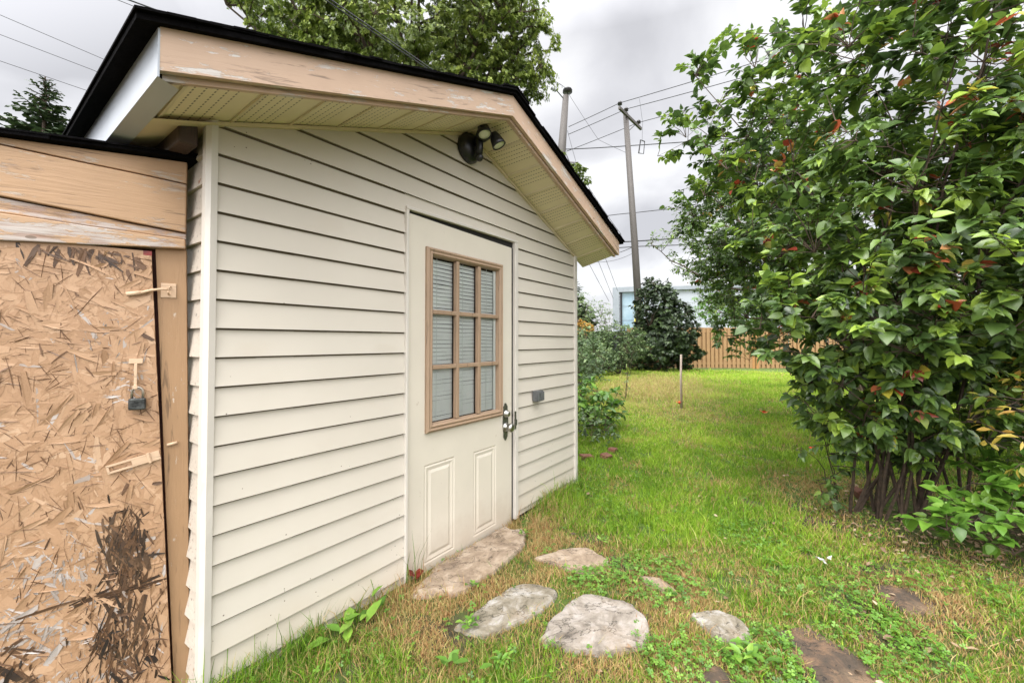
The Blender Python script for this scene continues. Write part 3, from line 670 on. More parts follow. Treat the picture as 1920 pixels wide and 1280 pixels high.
mb.build('roof', M['shingle'], ls)
# crooked strand board door: base sheet plus thousands of loose strands
def edge(z): return -.096+(1.51-z)/1.511*.075    # right edge of the door leans
od = MB(); n = 40; zz_ = [-.03+(1.53+.0)*i/n for i in range(n+1)]
od.add([(LX+.05, -.022, z) for z in zz_]+[(edge(z)-.003+mnoise.noise(Vector((z*23, 0, 0)))*.003, -.022, z) for z in zz_]+[(edge(z)-.003, -.006, z) for z in zz_],
       [(i, n+1+i, n+2+i, i+1) for i in range(n)]+[(n+1+i, 2*n+2+i, 2*n+3+i, n+2+i) for i in range(n)], .3)
NF = 2600
for _i in range(26):      # holes rotted right through the surface
    cx_, cz_ = (-.150+random.gauss(0, .022), random.choice((.50, .44, .24, .16, .20))+random.gauss(0, .035)); rr_ = random.uniform(.006, .017); m_ = 9
    od.add([(min(cx_+rr_*random.uniform(.4, 1)*math.cos(q*.698), edge(cz_)-.012), -.0226-_i*.00002, cz_+rr_*random.uniform(.7, 2.4)*math.sin(q*.698)) for q in range(m_)], [tuple(range(m_))], 1.0)
z = rng.uniform(-.02, 1.485, NF); x = np.array([rng.uniform(-.62, edge(q)-.008) for q in z])
x[:400] = rng.uniform(LX+.06, -.62, 400)
ln = rng.gamma(4, .015, NF)+.018; wdt = np.clip(rng.gamma(3.2, .0044, NF)+.003, .003, .034); ang = rng.uniform(0, np.pi, NF)
dens = vn2(x*1.0, z*1.0, 7)
grey = np.exp(-((x+.30)**2/.03+(z-.30)**2/.06))*.28+.045
darkp = np.exp(-((x+.145)**2/.0022+(z-.46)**2/.012))*.9+np.exp(-((x+.14)**2/.004+(z-.22)**2/.018))*.6+np.exp(-((x+.22)**2/.012+(z-1.455)**2/.0009))*.3+np.exp(-((x+.42)**2/.004+(z-.20)**2/.004))*.6+.004
vert = (darkp > .25); ang = np.where(vert & (rng.random(NF) < .7), np.pi/2+rng.normal(0, .35, NF), ang)
u = rng.random(NF); tin = rng.beta(2.2, 2, NF)*.70
tin = np.where(u < grey, rng.uniform(.73, .82, NF), tin); u = rng.random(NF); tin = np.where(u < darkp, rng.uniform(.85, 1.0, NF), tin)
ln = np.where(tin > .71, ln*.75, ln); wdt = np.where((tin > .71), wdt*.6, wdt)
def batch(n, cx, cz, sx_, sz_, t0, t1, a0, asd, l0, w0):
    global x, z, ang, ln, wdt, tin, NF
    bx_ = rng.normal(cx, sx_, n); bz_ = rng.normal(cz, sz_, n); k_ = (bz_ > -.02) & (bz_ < 1.485) & (bx_ < edge(bz_)-.006)
    bx_, bz_ = bx_[k_], bz_[k_]; n = len(bx_); NF += n
    x = np.append(x, bx_); z = np.append(z, bz_); ang = np.append(ang, rng.normal(a0, asd, n)); ln = np.append(ln, rng.gamma(3, l0/3, n)+.006); wdt = np.append(wdt, np.clip(rng.gamma(2, w0/2, n)+.0006, .0006, .012)); tin = np.append(tin, rng.uniform(t0, t1, n))
batch(230, -.150, .475, .028, .075, .86, 1.0, 1.57, .30, .040, .0045); batch(200, -.145, .20, .050, .085, .85, 1.0, 1.57, .45, .040, .004)
batch(60, -.165, .37, .07, .008, .84, .98, .08, .15, .06, .005); batch(70, -.42, .17, .04, .05, .86, 1.0, 1.2, .5, .035, .004)
batch(40, -.24, 1.465, .06, .012, .85, .98, 1.9, .5, .04, .006); batch(60, -.19, 1.44, .025, .03, .0, .6, 1.57, .4, .05, .006)
for (cx_, cz_, n_) in ((-.28, .46, 60), (-.23, .52, 30), (-.33, .30, 60), (-.24, .25, 45), (-.17, 1.24, 22), (-.20, 1.21, 22), (-.14, 1.03, 22), (-.17, 1.09, 16), (-.36, .50, 30), (-.40, .35, 40), (-.18, .12, 40), (-.30, .10, 50), (-.44, .55, 20)):
    batch(n_, cx_, cz_, .030, .030, .73, .815, rng.uniform(0, 3.1), .45, .026, .0045)
for _i in range(9): batch(75, rng.uniform(-.6, -.1), rng.uniform(.0, 1.45), .16, .22, .835, .87, rng.uniform(0, 3.1), .9, .04, .0012)
batch(90, -.3, .3, .2, .2, .84, .92, 1.5, 1.0, .03, .0018)
batch(420, -.150, .33, .05, .18, .0, .80, 1.57, .30, .05, .0055)
for i in range(NF):
    ca, sa = math.cos(ang[i]), math.sin(ang[i]); l, w = ln[i], wdt[i]; h0, h1 = rng.uniform(.0002, .0012), rng.uniform(.0003, .0014+.005*(rng.random() < .12))
    if tin[i] > .84: h0, h1 = .0012+rng.random()*.002, .0012+rng.random()*.003
    k = rng.uniform(.5, 1.0, 4); bow = rng.normal(0, .018)*l
    pts = [(-l/2, -w*.42*k[0]), (-l*.1, -w/2+bow), (l/2*k[1]**.3, -w*.40*k[2]), (l/2, w*.40*k[3]), (l*.12, w/2+bow), (-l/2*k[2]**.3, w*.38*k[0])]
    hh = [h0, h0, h1, h1, h1+.0006, h0+.0006]; vs = []
    for (a, b), hgt in zip(pts, hh):
        X_, Z_ = x[i]+a*ca-b*sa, z[i]+a*sa+b*ca
        X_ = min(X_, edge(Z_)-.002); Z_ = min(Z_, 1.489)
        vs.append((X_, -.022-hgt, Z_))
    od.add(vs, [(0,1,2,3,4,5)], float(tin[i]))
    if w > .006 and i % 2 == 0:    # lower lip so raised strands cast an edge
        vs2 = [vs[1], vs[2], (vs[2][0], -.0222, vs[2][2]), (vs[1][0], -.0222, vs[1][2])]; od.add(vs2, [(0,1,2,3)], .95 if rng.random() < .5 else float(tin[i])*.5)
osb = od.build('strand_board_door', M['osb'], ls); osb['label'] = 'crooked strand board door with flaking tan paint and rotten patches'
mb = MB(); mb.box(-.118, -.096, -.0235, -.0225, 1.485, 1.500); mb.build('red_patch', M['red_fruit'], osb)
# hook latch, T hasp, hinged hasp, bolt stub
mb = MB(); mb.box(-.072, -.030, -.0115, -.0082, 1.345, 1.395); mb.tube([(-.050,-.012,1.355),(-.050,-.030,1.362),(-.048,-.032,1.378),(-.046,-.012,1.384)], .003, 6); mb.build('latch_plate', M['tan_metal'], ls, bevel=.0015)
mb = MB(); mb.beam((-.158,-.029,1.349), (-.118,-.029,1.357), .006, .013, (0,0,1)); mb.tube([(-.120,-.031,1.356),(-.095,-.031,1.366),(-.070,-.028,1.372),(-.044,-.028,1.372)], [.0055,.0045,.004,.0035], 8); mb.build('hook', M['tan_metal'], osb, smooth=True)
mb = MB(); mb.box(-.148, -.113, -.030, -.027, 1.118, 1.134)
mb.box(-.134, -.126, -.036, -.031, 1.045, 1.118); mb.lathe((-.130,-.040,1.040), (0,-1,0), [(-.006,.007),(0,.007)], 12); mb.build('hasp', M['tan_metal'], osb, bevel=.001)
mb = MB(); A, B = Vector((-.196,-.030,.775)), Vector((-.092,-.030,.800)); dv = (B-A).normalized(); uv = Vector((-dv.z, 0, dv.x))
mb.beam(A+uv*.011, B+uv*.011, .004, .006); mb.beam(A-uv*.011, B-uv*.011, .004, .006); mb.beam(A, A+dv*.006, .004, .022); mb.beam(A+dv*.062, B, .004, .018)
mb.beam(B+dv*.001, B+dv*.028, .004, .030); mb.tube([B+uv*.017+Vector((0,-.003,0)), B-uv*.017+Vector((0,-.003,0))], .005, 8); mb.build('hasp', M['tan_metal'], osb)
for q in (.008, .02):
    pass
mb = MB(); mb.tube([(-.048,-.012,.832),(-.020,-.012,.838)], .005, 8); mb.build('bolt', M['tan_metal'], ls, smooth=True)
qp = lambda x_, y_, z_: Q+Vector((math.cos(QA)*x_-math.sin(QA)*y_, math.sin(QA)*x_+math.cos(QA)*y_, z_))
pk = empty('padlock', qp(-.124, -.036, .965), QA); tag(pk, 'grey weathered padlock hanging on the strand board door', 'padlock')
mb = MB(); mb.box(-.022, .022, -.010, .008, .0, .038); mb.build('lock_body', M['lock'], pk, bevel=.004)
mb = MB(); mb.tube([(-.014,0,.036)]+[(-.014*math.cos(q), 0, .058+.016*math.sin(q)) for q in np.linspace(0, math.pi, 9)]+[(.014,0,.036)], .0038, 8); mb.build('shackle', M['shackle'], pk, smooth=True)

# ------------------------------------------------------------------ flagstones
def flag(pts, mat, label, h=.03, drop=0):
    P = [ground_at(x_, y_) for x_, y_ in pts]; c = sum(P, Vector())/len(P)
    # smooth closed outline
    P = [p-c for p in P]; out = []
    n = len(P)
    for i in range(n):
        a, b, d, e = P[i-1], P[i], P[(i+1) % n], P[(i+2) % n]
        for k in range(8):
            t_ = k/8; q = .5*((2*b)+(d-a)*t_+(2*a-5*b+4*d-e)*t_**2+(3*b-a-3*d+e)*t_**3); q = q*.45+b.lerp(d, t_)*.55
            jr = 1+mnoise.noise(Vector((q.x*9, q.y*9, len(STONES)*3.1)))*.12+mnoise.noise(Vector((q.x*28, q.y*28, len(STONES)*3.1)))*.07; out.append(Vector((q.x*jr, q.y*jr, 0)))
    STONES.append([(c.x+p.x, c.y+p.y) for p in out]); m_ = len(out); mb = MB()
    h = h*.55+.006; rings = [(1.05, -.05), (1.02, h*.1), (.985, h*.75), (.95, h*.92), (.88, h*.97), (.78, h), (.65, h), (.5, h), (.38, h), (.25, h), (.12, h)]
    vs = []
    for s, zz in rings:
        for p in out:
            q = p*s; nz = mnoise.noise(Vector((q.x*6+c.x, q.y*6+c.y, 0)))*.006+abs(mnoise.noise(Vector((q.x*15, q.y*15+c.x, 0))))*.008+mnoise.noise(Vector((q.x*45, q.y*45+c.x, 0)))*.0025
            vs.append((q.x, q.y, zz+(nz if zz > .02 else 0)))
    fs = [(i*m_+j, i*m_+(j+1) % m_, (i+1)*m_+(j+1) % m_, (i+1)*m_+j) for i in range(len(rings)-1) for j in range(m_)]+[tuple((len(rings)-1)*m_+j for j in range(m_))]
    mb.v = vs; mb.f = fs; mb.t = [.5]*len(vs)
    o = mb.build('flagstone', mat, None, (0,0,0)); o.location = (c.x, c.y, max(float(height(c.x+p.x*s_, c.y+p.y*s_)) for p in out[::3] for s_ in (.2, .6, 1))-h*.30+drop)
    tag(o, label, 'flagstone', 'flagstones set in the lawn by the door')
flag([(772,1112),(810,1062),(880,1022),(945,985),(978,988),(985,1012),(950,1050),(900,1082),(845,1112)], M['stone_tan'], 'long tan flagstone lying as a doorstep under the white door', .028)
flag([(858,1168),(900,1135),(955,1098),(1010,1090),(1045,1105),(1020,1140),(965,1165),(905,1185)], M['stone_grey'], 'grey brown oval flagstone between doorstep and palest stone', .035)
flag([(1010,1040),(1050,1025),(1100,1022),(1140,1042),(1142,1062),(1105,1072),(1050,1058)], M['stone_tan'], 'tan brown flagstone edged with dead grass right of the doorstep', .012)
flag([(1012,1195),(1045,1150),(1090,1112),(1140,1118),(1185,1135),(1215,1170),(1205,1205),(1150,1225),(1080,1215)], M['stone_white'], 'large pale grey flagstone, the palest of the path', .04)
flag([(1200,1078),(1235,1082),(1268,1105),(1262,1118),(1222,1102)], M['stone_tan'], 'small tan flagstone half hidden in clover behind the palest stone', .012)
flag([(1292,1152),(1345,1146),(1392,1166),(1412,1198),(1380,1204),(1330,1185)], M['stone_grey'], 'small light grey flagstone between the palest stone and the brown slab', .03)
flag([(1462,1185),(1520,1182),(1590,1215),(1650,1265),(1700,1330),(1560,1330),(1500,1260)], M['stone_brown'], 'large dark brown flagstone cut by the bottom of the photo', .02)
flag([(1645,1095),(1700,1100),(1752,1130),(1750,1152),(1700,1150),(1652,1122)], M['stone_brown'], 'dark mossy flagstone in the grass near the lilac', .008)
flag([(1300,1250),(1350,1245),(1385,1275),(1370,1310),(1310,1300)], M['stone_brown'], 'small dark grey flagstone under leafy weeds at the bottom', .01)
def brick(p, rz, tilt, label, broken=False):
    mb = MB(); l = .07
    mb.box(-l, l, -.04, .04, -.025, .025); o = mb.build('brick', M['brick'], None, (0,0,0), bevel=.008); o.location = p; o.rotation_euler = (tilt, .12, rz)
    tag(o, label, 'brick', 'old bricks edging the lawn')
brick((.98, 4.33, .0), .9, .3, 'red brick tilted in the grass beside the shed corner')
brick((.78, 4.36, -.015), .4, .1, 'dark red brick half buried nearest the shed corner')
brick((1.12, 4.62, -.01), 1.1, .1, 'red brick behind the other two by the shed corner')
brick(ground_at(1612, 938)+Vector((0,0,.05)), 1.2, 1.1, 'red brick standing on edge at the foot of the lilac')

# ------------------------------------------------------------------ grass, clover and leaf litter (uncountable)
def inpoly(x, y, poly):
    c = np.zeros(len(x), bool); n = len(poly)
    for i in range(n):
        x0, y0 = poly[i]; x1, y1 = poly[(i+1) % n]
        k = ((y0 > y) != (y1 > y)) & (x < (x1-x0)*(y-y0)/((y1-y0) if y1 != y0 else 1e-9)+x0); c ^= k
    return c
def on_stone(x, y):
    m_ = np.zeros(len(x), bool); sh = 1.0-.42*vn(x, y, 9)**1.4-.12*vn(x, y, 40)
    for s in STONES:
        cx_, cy_ = np.mean([q[0] for q in s]), np.mean([q[1] for q in s]); m_ |= inpoly(cx_+(x-cx_)/sh, cy_+(y-cy_)/sh, s)
    return m_
def near_stone(x, y):
    d = np.full(len(x), 9.)
    for s in STONES:
        a = np.array(s)[::2]
        for q in a: d = np.minimum(d, np.hypot(x-q[0], y-q[1]))
    return d
def shed_uv(x, y):
    dx_, dy_ = x-P1.x, y-P1.y
    return dx_*WX.x+dy_*WX.y, dx_*WN.x+dy_*WN.y
def under_lilac(x, y): return np.exp(-(((x-3.1)/.95)**2+((y-2.75)/.75)**2)**1.5)
def in_view(x, y): return (y > .9) & (x > -y*1.3) & (x < y*1.32+.1)
def scatter(n, rmax, d0):
    # density falls with distance like 1/(1+(d/d0)^2)
    u_ = rng.random(n); d = d0*np.sqrt(np.exp(u_*np.log(1+(rmax/d0)**2))-1); a = rng.uniform(-.95, .95, n)
    x_, y_ = d*np.sin(a), d*np.cos(a); uu, nn = shed_uv(x_, y_)
    k = in_view(x_, y_) & ~((nn < .022) & (uu < Wd+.02) & (uu > -1)) & (y_ < 19.4) & (uu > -.2) | (in_view(x_, y_) & (uu >= Wd+.02) & (y_ < 19.4))
    return x_[k], y_[k]
def make_grass():
    x_, y_ = scatter(1150000, 19.4, 1.7)
    d = np.hypot(x_, y_); st = on_stone(x_, y_); ns = near_stone(x_, y_)
    uu, nn = shed_uv(x_, y_); ul = under_lilac(x_, y_)
    pn = vn2(x_, y_, 2.6); pf = vn2(x_+9, y_+3, .9); ps = vn2(x_+5, y_-7, 7.5)
    keep = ~st & (rng.random(len(x_)) > ul*1.15) & (rng.random(len(x_)) < np.clip((ps-.24)*5, .15, 1)) & (rng.random(len(x_)) < np.clip(ns*9+.45, 0, 1))
    x_, y_, d, ns, uu, nn, ul, pn, pf = (a[keep] for a in (x_, y_, d, ns, uu, nn, ul, pn, pf)); n = len(x_)
    dry = np.clip((.28-ns)*4.5, 0, .9)*np.clip(pn*2.6-.45, 0, 1)
    dry += .85*np.exp(-(((uu-1.75)/.40)**2+((nn-.20)/.22)**2))+.75*np.exp(-(((uu-.65)/.3)**2+((nn-.22)/.16)**2))
    dry += .6*np.clip(ul*3, 0, 1)+.55*np.exp(-(((x_-2.45)/.45)**2+((y_-3.35)/.35)**2))+.28*np.exp(-(((x_-2.5)/.9)**2+((y_-1.9)/.5)**2))
    dry += .7*np.exp(-(((x_-2.9)/.6)**2+((y_-6.9)/.5)**2))+np.clip((vn2(x_+50, y_+20, 3.4)-.55)*2.8, 0, .5)+.12*(y_ < 2.6)+.35*np.exp(-((x_-.36*y_-.25)/.22)**2)*(y_ > 3)*pn
    straw = .92*np.exp(-((((x_-.34*y_)/1.7)**2+((y_-11)/4.2)**2)**1.5))
    r_ = rng.random(n); t_ = .60+.22*np.clip((y_-2.2)/4, 0, 1)+(pf-.5)*.45+(pn-.5)*.35+rng.normal(0, .13, n)-.06*(y_ < 2.2)
    t_ = np.where(r_ < dry*.8, rng.uniform(.0, .30, n), t_); t_ = np.where((rng.random(n) < straw), rng.uniform(.14, .30, n), t_)
    t_ = np.where((rng.random(n) < .035), rng.uniform(.1, .3, n), t_); t_ = np.clip(t_, 0, 1)
    hgt = (.018+.032*rng.random(n)+.05*np.clip(pn-.45, 0, 1))*(1+.35*np.clip(d/10, 0, 1)); wall = np.exp(-(nn/.14)**2)*(uu > -.2)*(uu < Wd)*(1-.8*np.exp(-((uu-1.3)/.55)**4))
    hgt *= 1+1.7*wall*(rng.random(n) < .4); hgt = np.where((rng.random(n) < .02), hgt*2.2, hgt); hgt = np.where(dry > .5, hgt*.6, hgt); hgt = np.where(y_ > 8.5, hgt*1.5, hgt)
    wid = .0008+.00034*d+.0006*rng.random(n)
    a = rng.uniform(0, 2*np.pi, n); lean = rng.gamma(2, .28, n)*hgt; la = rng.uniform(0, 2*np.pi, n)
    X0 = np.stack([x_, y_, height(x_, y_)-.004], -1); side_ = np.stack([np.cos(a), np.sin(a), np.zeros(n)], -1)*wid[:, None]; ld = np.stack([np.cos(la), np.sin(la), np.zeros(n)], -1)*lean[:, None]; up = np.array([0,0,1.])[None]*hgt[:, None]
    V = np.stack([X0-side_, X0+side_, X0+up*.55+ld*.3-side_*.8, X0+up*.55+ld*.3+side_*.8, X0+up*.95+ld], 1).reshape(-1, 3)
    i = np.arange(n)*5; o = np_obj('grass', V, [np.stack([i, i+1, i+3, i+2], -1), np.stack([i+2, i+3, i+4], -1)], np.repeat(t_, 5), M['grass'])
    tag(o, 'lawn of bright green grass with dry straw coloured patches', 'grass', kind='stuff')
make_grass()
def make_clover():
    x_, y_ = scatter(120000, 9, 1.5); ns = near_stone(x_, y_); pc = vn2(x_+31, y_+17, 2.4)
    c1 = np.exp(-(((x_-.60)/.38)**2+((y_-2.02)/.26)**2))+.7*np.exp(-(((x_-.1)/.3)**2+((y_-1.45)/.3)**2))+.6*np.exp(-(((x_-1.9)/.7)**2+((y_-1.7)/.4)**2))+.75*np.exp(-(((x_-.8)/.5)**2+((y_-1.55)/.18)**2))
    keep = ~on_stone(x_, y_) & (rng.random(len(x_)) < np.clip(c1*1.1*np.clip((pc-.36)*5, .12, 1)+(pc-.60)*3, 0.02, .85)*np.clip(1.4-y_/6, .15, 1))
    x_, y_ = x_[keep], y_[keep]; n = len(x_)
    P = np.stack([x_, y_, height(x_, y_)+.012+.030*rng.random(n)], -1); D = np.stack([*(lambda a: (np.cos(a), np.sin(a)))(rng.uniform(0, 6.28, n)), rng.normal(0, .1, n)], -1)
    U = np.stack([rng.normal(0, .3, n), rng.normal(0, .3, n)-.15, np.ones(n)], -1)
    o = leaves('clover', T_CLOVER, P, D, U, .009+.008*rng.random(n), np.clip(rng.normal(.45, .25, n), 0, 1), M['bright_leaf']); tag(o, 'low green clover creeping around the flagstones', 'clover', kind='stuff')
make_clover()
def make_litter():
    n = 2600; x_ = rng.normal(3.0, .85, n); y_ = rng.normal(2.45, .45, n); k = (rng.random(n) < under_lilac(x_, y_)*1.6+.12) & ~on_stone(x_, y_); x_, y_ = x_[k], y_[k]
    e_ = rng.uniform([.2, 1.2], [4, 6.5], (500, 2)); uu, nn = shed_uv(e_[:, 0], e_[:, 1]); e_ = e_[(nn > .05) | (uu > Wd+.1)]; x_ = np.append(x_, e_[:, 0]); y_ = np.append(y_, e_[:, 1]); n = len(x_)
    P = np.stack([x_, y_, height(x_, y_)+.012+.012*rng.random(n)], -1); a = rng.uniform(0, 6.28, n)
    D = np.stack([np.cos(a), np.sin(a), rng.normal(0, .15, n)], -1); U = np.stack([rng.normal(0, .35, n), rng.normal(0, .35, n), np.ones(n)], -1)
    o = leaves('leaf_litter', T_OVAL, P, D, U, rng.uniform(.015, .045, n), rng.beta(1.3, 1.5, n), M['litter_leaf'], bend=rng.normal(0, .25, n)); tag(o, 'brown and pale fallen leaves on the soil under the lilac', 'fallen leaves', kind='stuff')
make_litter()

# ------------------------------------------------------------------ woody plants
def lump(dr_, seed, s=2.2):
    return np.array([mnoise.noise(Vector((d[0]*s+seed, d[1]*s, d[2]*s))) for d in dr_])
def sample_vol(vol, n, lo=.55, seed=0.0, cut=None):
    out = []; w = np.array([v[1][0]*v[1][1]*v[1][2] for v in vol])**.8; w = w*np.array([v[2] if len(v) > 2 else 1 for v in vol]); w = w/w.sum()
    while sum(len(o) for o in out) < n:
        k = rng.choice(len(vol), p=w, size=n); C0 = np.array([vol[i][0] for i in k], float); R0 = np.array([vol[i][1] for i in k], float)
        d = norm(rng.normal(0, 1, (n, 3))); r_ = (lo**3+(1-lo**3)*rng.random(n))**(1/3)*(1+.28*lump(d, seed))
        p = C0+d*R0*r_[:, None]
        if cut is not None: p = p[cut(p)]
        out.append(p)
    return np.concatenate(out)[:n]
def woody(name, base_pts, vol, n_limb, n_sec, n_twig, per, tmpl, lsize, leafmat_, label, cat, group=None, bark='bark', r0=.02, twig_len=.5, droop=.25, tint=(.45, .2), autumn=0.0, lo=.55, seed=0., cut=None, wmul=1.0, twr=.0025, crownname='foliage', bright_out=0.0, upright=.35, spread=.6, dens_end=.35, bend_=.12):
    """stems > branches > twigs grown toward points spread through the crown's volume, leaves in pairs along the twigs"""
    org = Vector(base_pts[0]); root = empty(name, org); tag(root, label, cat, group)
    wood = MB(); nodes = []; cen = np.mean([v[0] for v in vol], axis=0)
    tg = sample_vol(vol, n_limb, .2, seed+3, cut)
    if len(base_pts) == 1 and r0 >= .02:      # a single trunk that carries the limbs
        b0 = np.array(base_pts[0], float); zmin = min(v[0][2]-v[1][2] for v in vol); top = b0+(np.array([cen[0], cen[1], 0])-np.array([b0[0], b0[1], 0]))*.15+np.array([0, 0, max(.3, zmin*.85)])
        wood.tube([b0-np.array([0,0,.05]), b0*.6+top*.4+rng.normal(0, .03, 3), top], [r0*2.0, r0*1.7, r0*1.5], 9); base_pts = [tuple(top)]
    def curve(a, b, k, lift, wig):
        a = np.array(a, float); b = np.array(b, float); pts = []; L_ = np.linalg.norm(b-a); off = rng.normal(0, 1, 3)*wig*L_
        for i in range(k+1):
            s = i/k; p = a+(b-a)*s+np.array([0, 0, lift*L_])*math.sin(math.pi*s)*.5+off*math.sin(math.pi*s)+rng.normal(0, wig*.25*L_, 3)*(0 < i < k)
            pts.append(p)
        return pts
    for i in range(n_limb):
        b = base_pts[i % len(base_pts)]; jb = np.array(b, float)+np.append(rng.normal(0, r0*1.6*(len(base_pts) > 1), 2), 0)
        e_ = tg[i]; mid = jb+(e_-jb)*np.array([.35, .35, .55]); pts = curve(jb, mid, 4, 0, .03)[:-1]+curve(mid, e_, 5, .05, .05)
        rr = [r0*(1-.72*j/(len(pts)-1))*(1+.1*rng.random()) for j in range(len(pts))]; wood.tube(pts, rr, 6, t=rng.random()); nodes += pts[3:]
    if n_sec:
        NA = np.array(nodes); T2 = sample_vol(vol, n_sec, .4, seed+1, cut)
        for e_ in T2:
            dd = np.linalg.norm(NA-e_, axis=1)+np.maximum(0, NA[:, 2]-e_[2]+.1)*1.5; a = NA[dd.argmin()]; pts = curve(a, e_, 5, .08, .06)
            wood.tube(pts, [r0*.38*(1-.65*j/5) for j in range(6)], 5); nodes += pts[1:]
    NA = np.array(nodes); T3 = sample_vol(vol, n_twig, lo, seed, cut); P, D, U, Z, TT = [], [], [], [], []
    for e_ in T3:
        dd = np.linalg.norm(NA-e_, axis=1)+np.maximum(0, NA[:, 2]-e_[2])*.8; a = NA[dd.argmin()]; v_ = e_-a; l_ = np.linalg.norm(v_)
        if l_ > twig_len*2.2: a = e_-v_/l_*twig_len*2.2
        pts = np.array(curve(a, e_, 4, .10, .07)); wood.tube(pts, [twr*(1.6-j*.25) for j in range(5)], 3, cap=False)
        ax = norm(pts[-1]-pts[-2]); tw_t = rng.normal(tint[0], tint[1]*.6); aut = rng.random() < autumn; outd = norm(e_-cen)
        k = max(2, int(per*rng.uniform(.6, 1.3)))
        for j in range(k):
            s = 1-(j//2)/(k/2)*(1-dens_end); q = s*4; i0 = min(3, int(q)); p = pts[i0]+(pts[i0+1]-pts[i0])*(q-i0)
            sdv = norm(np.cross(ax, [0, 0, 1.])+rng.normal(0, .35, 3)); sgn = 1 if j % 2 else -1
            d = ax*(.55 if j > 1 else 1.2)+sdv*sgn*.9+np.array([0, 0, -droop])+outd*spread*.5+rng.normal(0, .28, 3)
            P.append(p+norm(d)*.012); D.append(d); U.append(np.array([0, 0, 1.])*(1-upright)+outd*upright+rng.normal(0, .22, 3)); Z.append(rng.uniform(.5, 1.2)*lsize*(1 if j > 1 else .7))
            tt = np.clip(rng.normal(tw_t, tint[1]*.6), 0, .79)
            if aut and rng.random() < .45: tt = rng.uniform(.80, 1.0)
            TT.append(tt)
    P = np.array(P); D = np.array(D); U = np.array(U); Z = np.array(Z); TT = np.clip(np.array(TT), 0, 1)
    wood.build('branches', M[bark], root, org)
    leaves(crownname, tmpl, P, D, U, Z, TT, M[leafmat_], root, tuple(org), wid=np.full(len(P), wmul)*rng.uniform(.5, 1.12, len(P)), bend=np.abs(rng.normal(bend_, .22, len(P))))
    return root

# the big lilac: stems fan out of the bed, crown overhangs the lawn
lb = [(2.42, 2.96, -.03), (2.52, 2.86, -.03), (2.62, 2.80, -.03), (2.74, 2.82, -.03), (2.84, 2.90, -.03), (2.62, 3.0, -.03), (3.2, 2.95, -.03)]
big = [((2.20, 2.58, 1.32), (.68, .55, .42)), ((2.25, 2.75, .78), (.36, .34, .26)), ((2.75, 2.82, .85), (.75, .45, .50), 1.3), ((2.62, 2.55, 1.85), (1.10, .90, .80), 1.1), ((2.9, 3.2, 2.9), (1.35, 1.1, 1.1), .5), ((2.35, 3.9, 3.3), (.85, .8, .95), .42), ((3.1, 2.45, 2.7), (1.0, .8, 1.4), .75), ((2.85, 2.65, 1.05), (.85, .55, .48)), ((3.6, 3.0, 1.7), (.9, .8, 1.1))]
woody('lilac_bush', lb, big, 26, 200, 2600, 15, T_HEART, .079, 'lilac', 'huge green lilac bush with a few red and yellow leaves overhanging the lawn', 'bush', r0=.0105, twig_len=.45, tint=(.44, .26), autumn=.06, lo=.58, seed=1.3)
mid = [((3.7, 6.0, 3.0), (1.35, 1.2, 1.0)), ((4.1, 6.2, 2.0), (1.2, 1.2, 1.2)), ((3.3, 5.0, 3.2), (.9, .9, .9))]
woody('lilac_bush', [(5.6, 6.3, -.03), (5.8, 6.1, -.03), (5.9, 6.5, -.03)], mid, 14, 100, 1500, 14, T_HEART, .075, 'lilac', 'second lilac bush behind the huge one, its tips showing against the sky', 'bush', r0=.022, twig_len=.5, tint=(.36, .2), autumn=.04, lo=.5, seed=4.1)
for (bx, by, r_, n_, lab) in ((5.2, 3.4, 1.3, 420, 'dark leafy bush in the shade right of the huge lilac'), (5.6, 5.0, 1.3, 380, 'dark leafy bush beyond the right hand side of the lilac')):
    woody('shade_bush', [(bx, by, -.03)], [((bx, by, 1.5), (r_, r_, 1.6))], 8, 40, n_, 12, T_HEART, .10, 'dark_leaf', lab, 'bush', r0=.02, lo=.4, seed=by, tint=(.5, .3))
# fine leaved tree reaching over the lawn behind the lilacs
woody('small_leaved_tree', [(8.3, 9.8, -.03)], [((5.3, 9.0, 3.3), (1.9, 1.5, 1.25)), ((4.3, 8.6, 3.3), (1.3, 1.0, .9)), ((6.6, 9.4, 3.8), (2.0, 1.7, 1.7)), ((5.6, 9.0, 2.2), (1.5, 1.2, .8)), ((4.7, 8.7, 2.2), (.95, .8, .5), 1.6)], 12, 110, 1150, 14, T_OVAL, .085, 'lilac',
      'fine leaved tree arching over the lawn between lilacs and board fence', 'tree', r0=.045, twig_len=.6, tint=(.38, .22), autumn=.01, lo=.35, seed=7.7, wmul=1.1)
# light green suckers and yellowing vine at the right edge
woody('lilac_sucker', [(3.05, 2.35, -.03)], [((2.68, 2.30, .26), (.50, .26, .20)), ((3.1, 2.42, .42), (.5, .3, .30))], 8, 18, 120, 9, T_HEART, .078, 'bright_leaf', 'low bright green leafy shoots at the foot of the lilac', 'shrub', r0=.006, twig_len=.2, lo=.3, seed=2.9, tint=(.55, .25), droop=.1, upright=.2)
woody('yellow_vine', [(3.1, 2.5, -.03)], [((2.72, 2.18, .72), (.30, .22, .30)), ((2.9, 2.3, .95), (.25, .2, .25))], 4, 7, 30, 6, T_OVAL, .065, 'yellow_leaf', 'yellowing vine leaves among the dark lilac stems at the right edge', 'vine', r0=.004, twig_len=.2, lo=.2, seed=6.1, tint=(.5, .3))
woody('lilac_sucker', [(2.35, 3.0, -.03)], [((2.22, 2.9, .45), (.22, .2, .42))], 4, 6, 22, 8, T_HEART, .055, 'lilac', 'thin grey green shoot leaning out on the left of the lilac stems', 'shrub', r0=.005, twig_len=.2, lo=.2, seed=3.9, tint=(.35, .2))

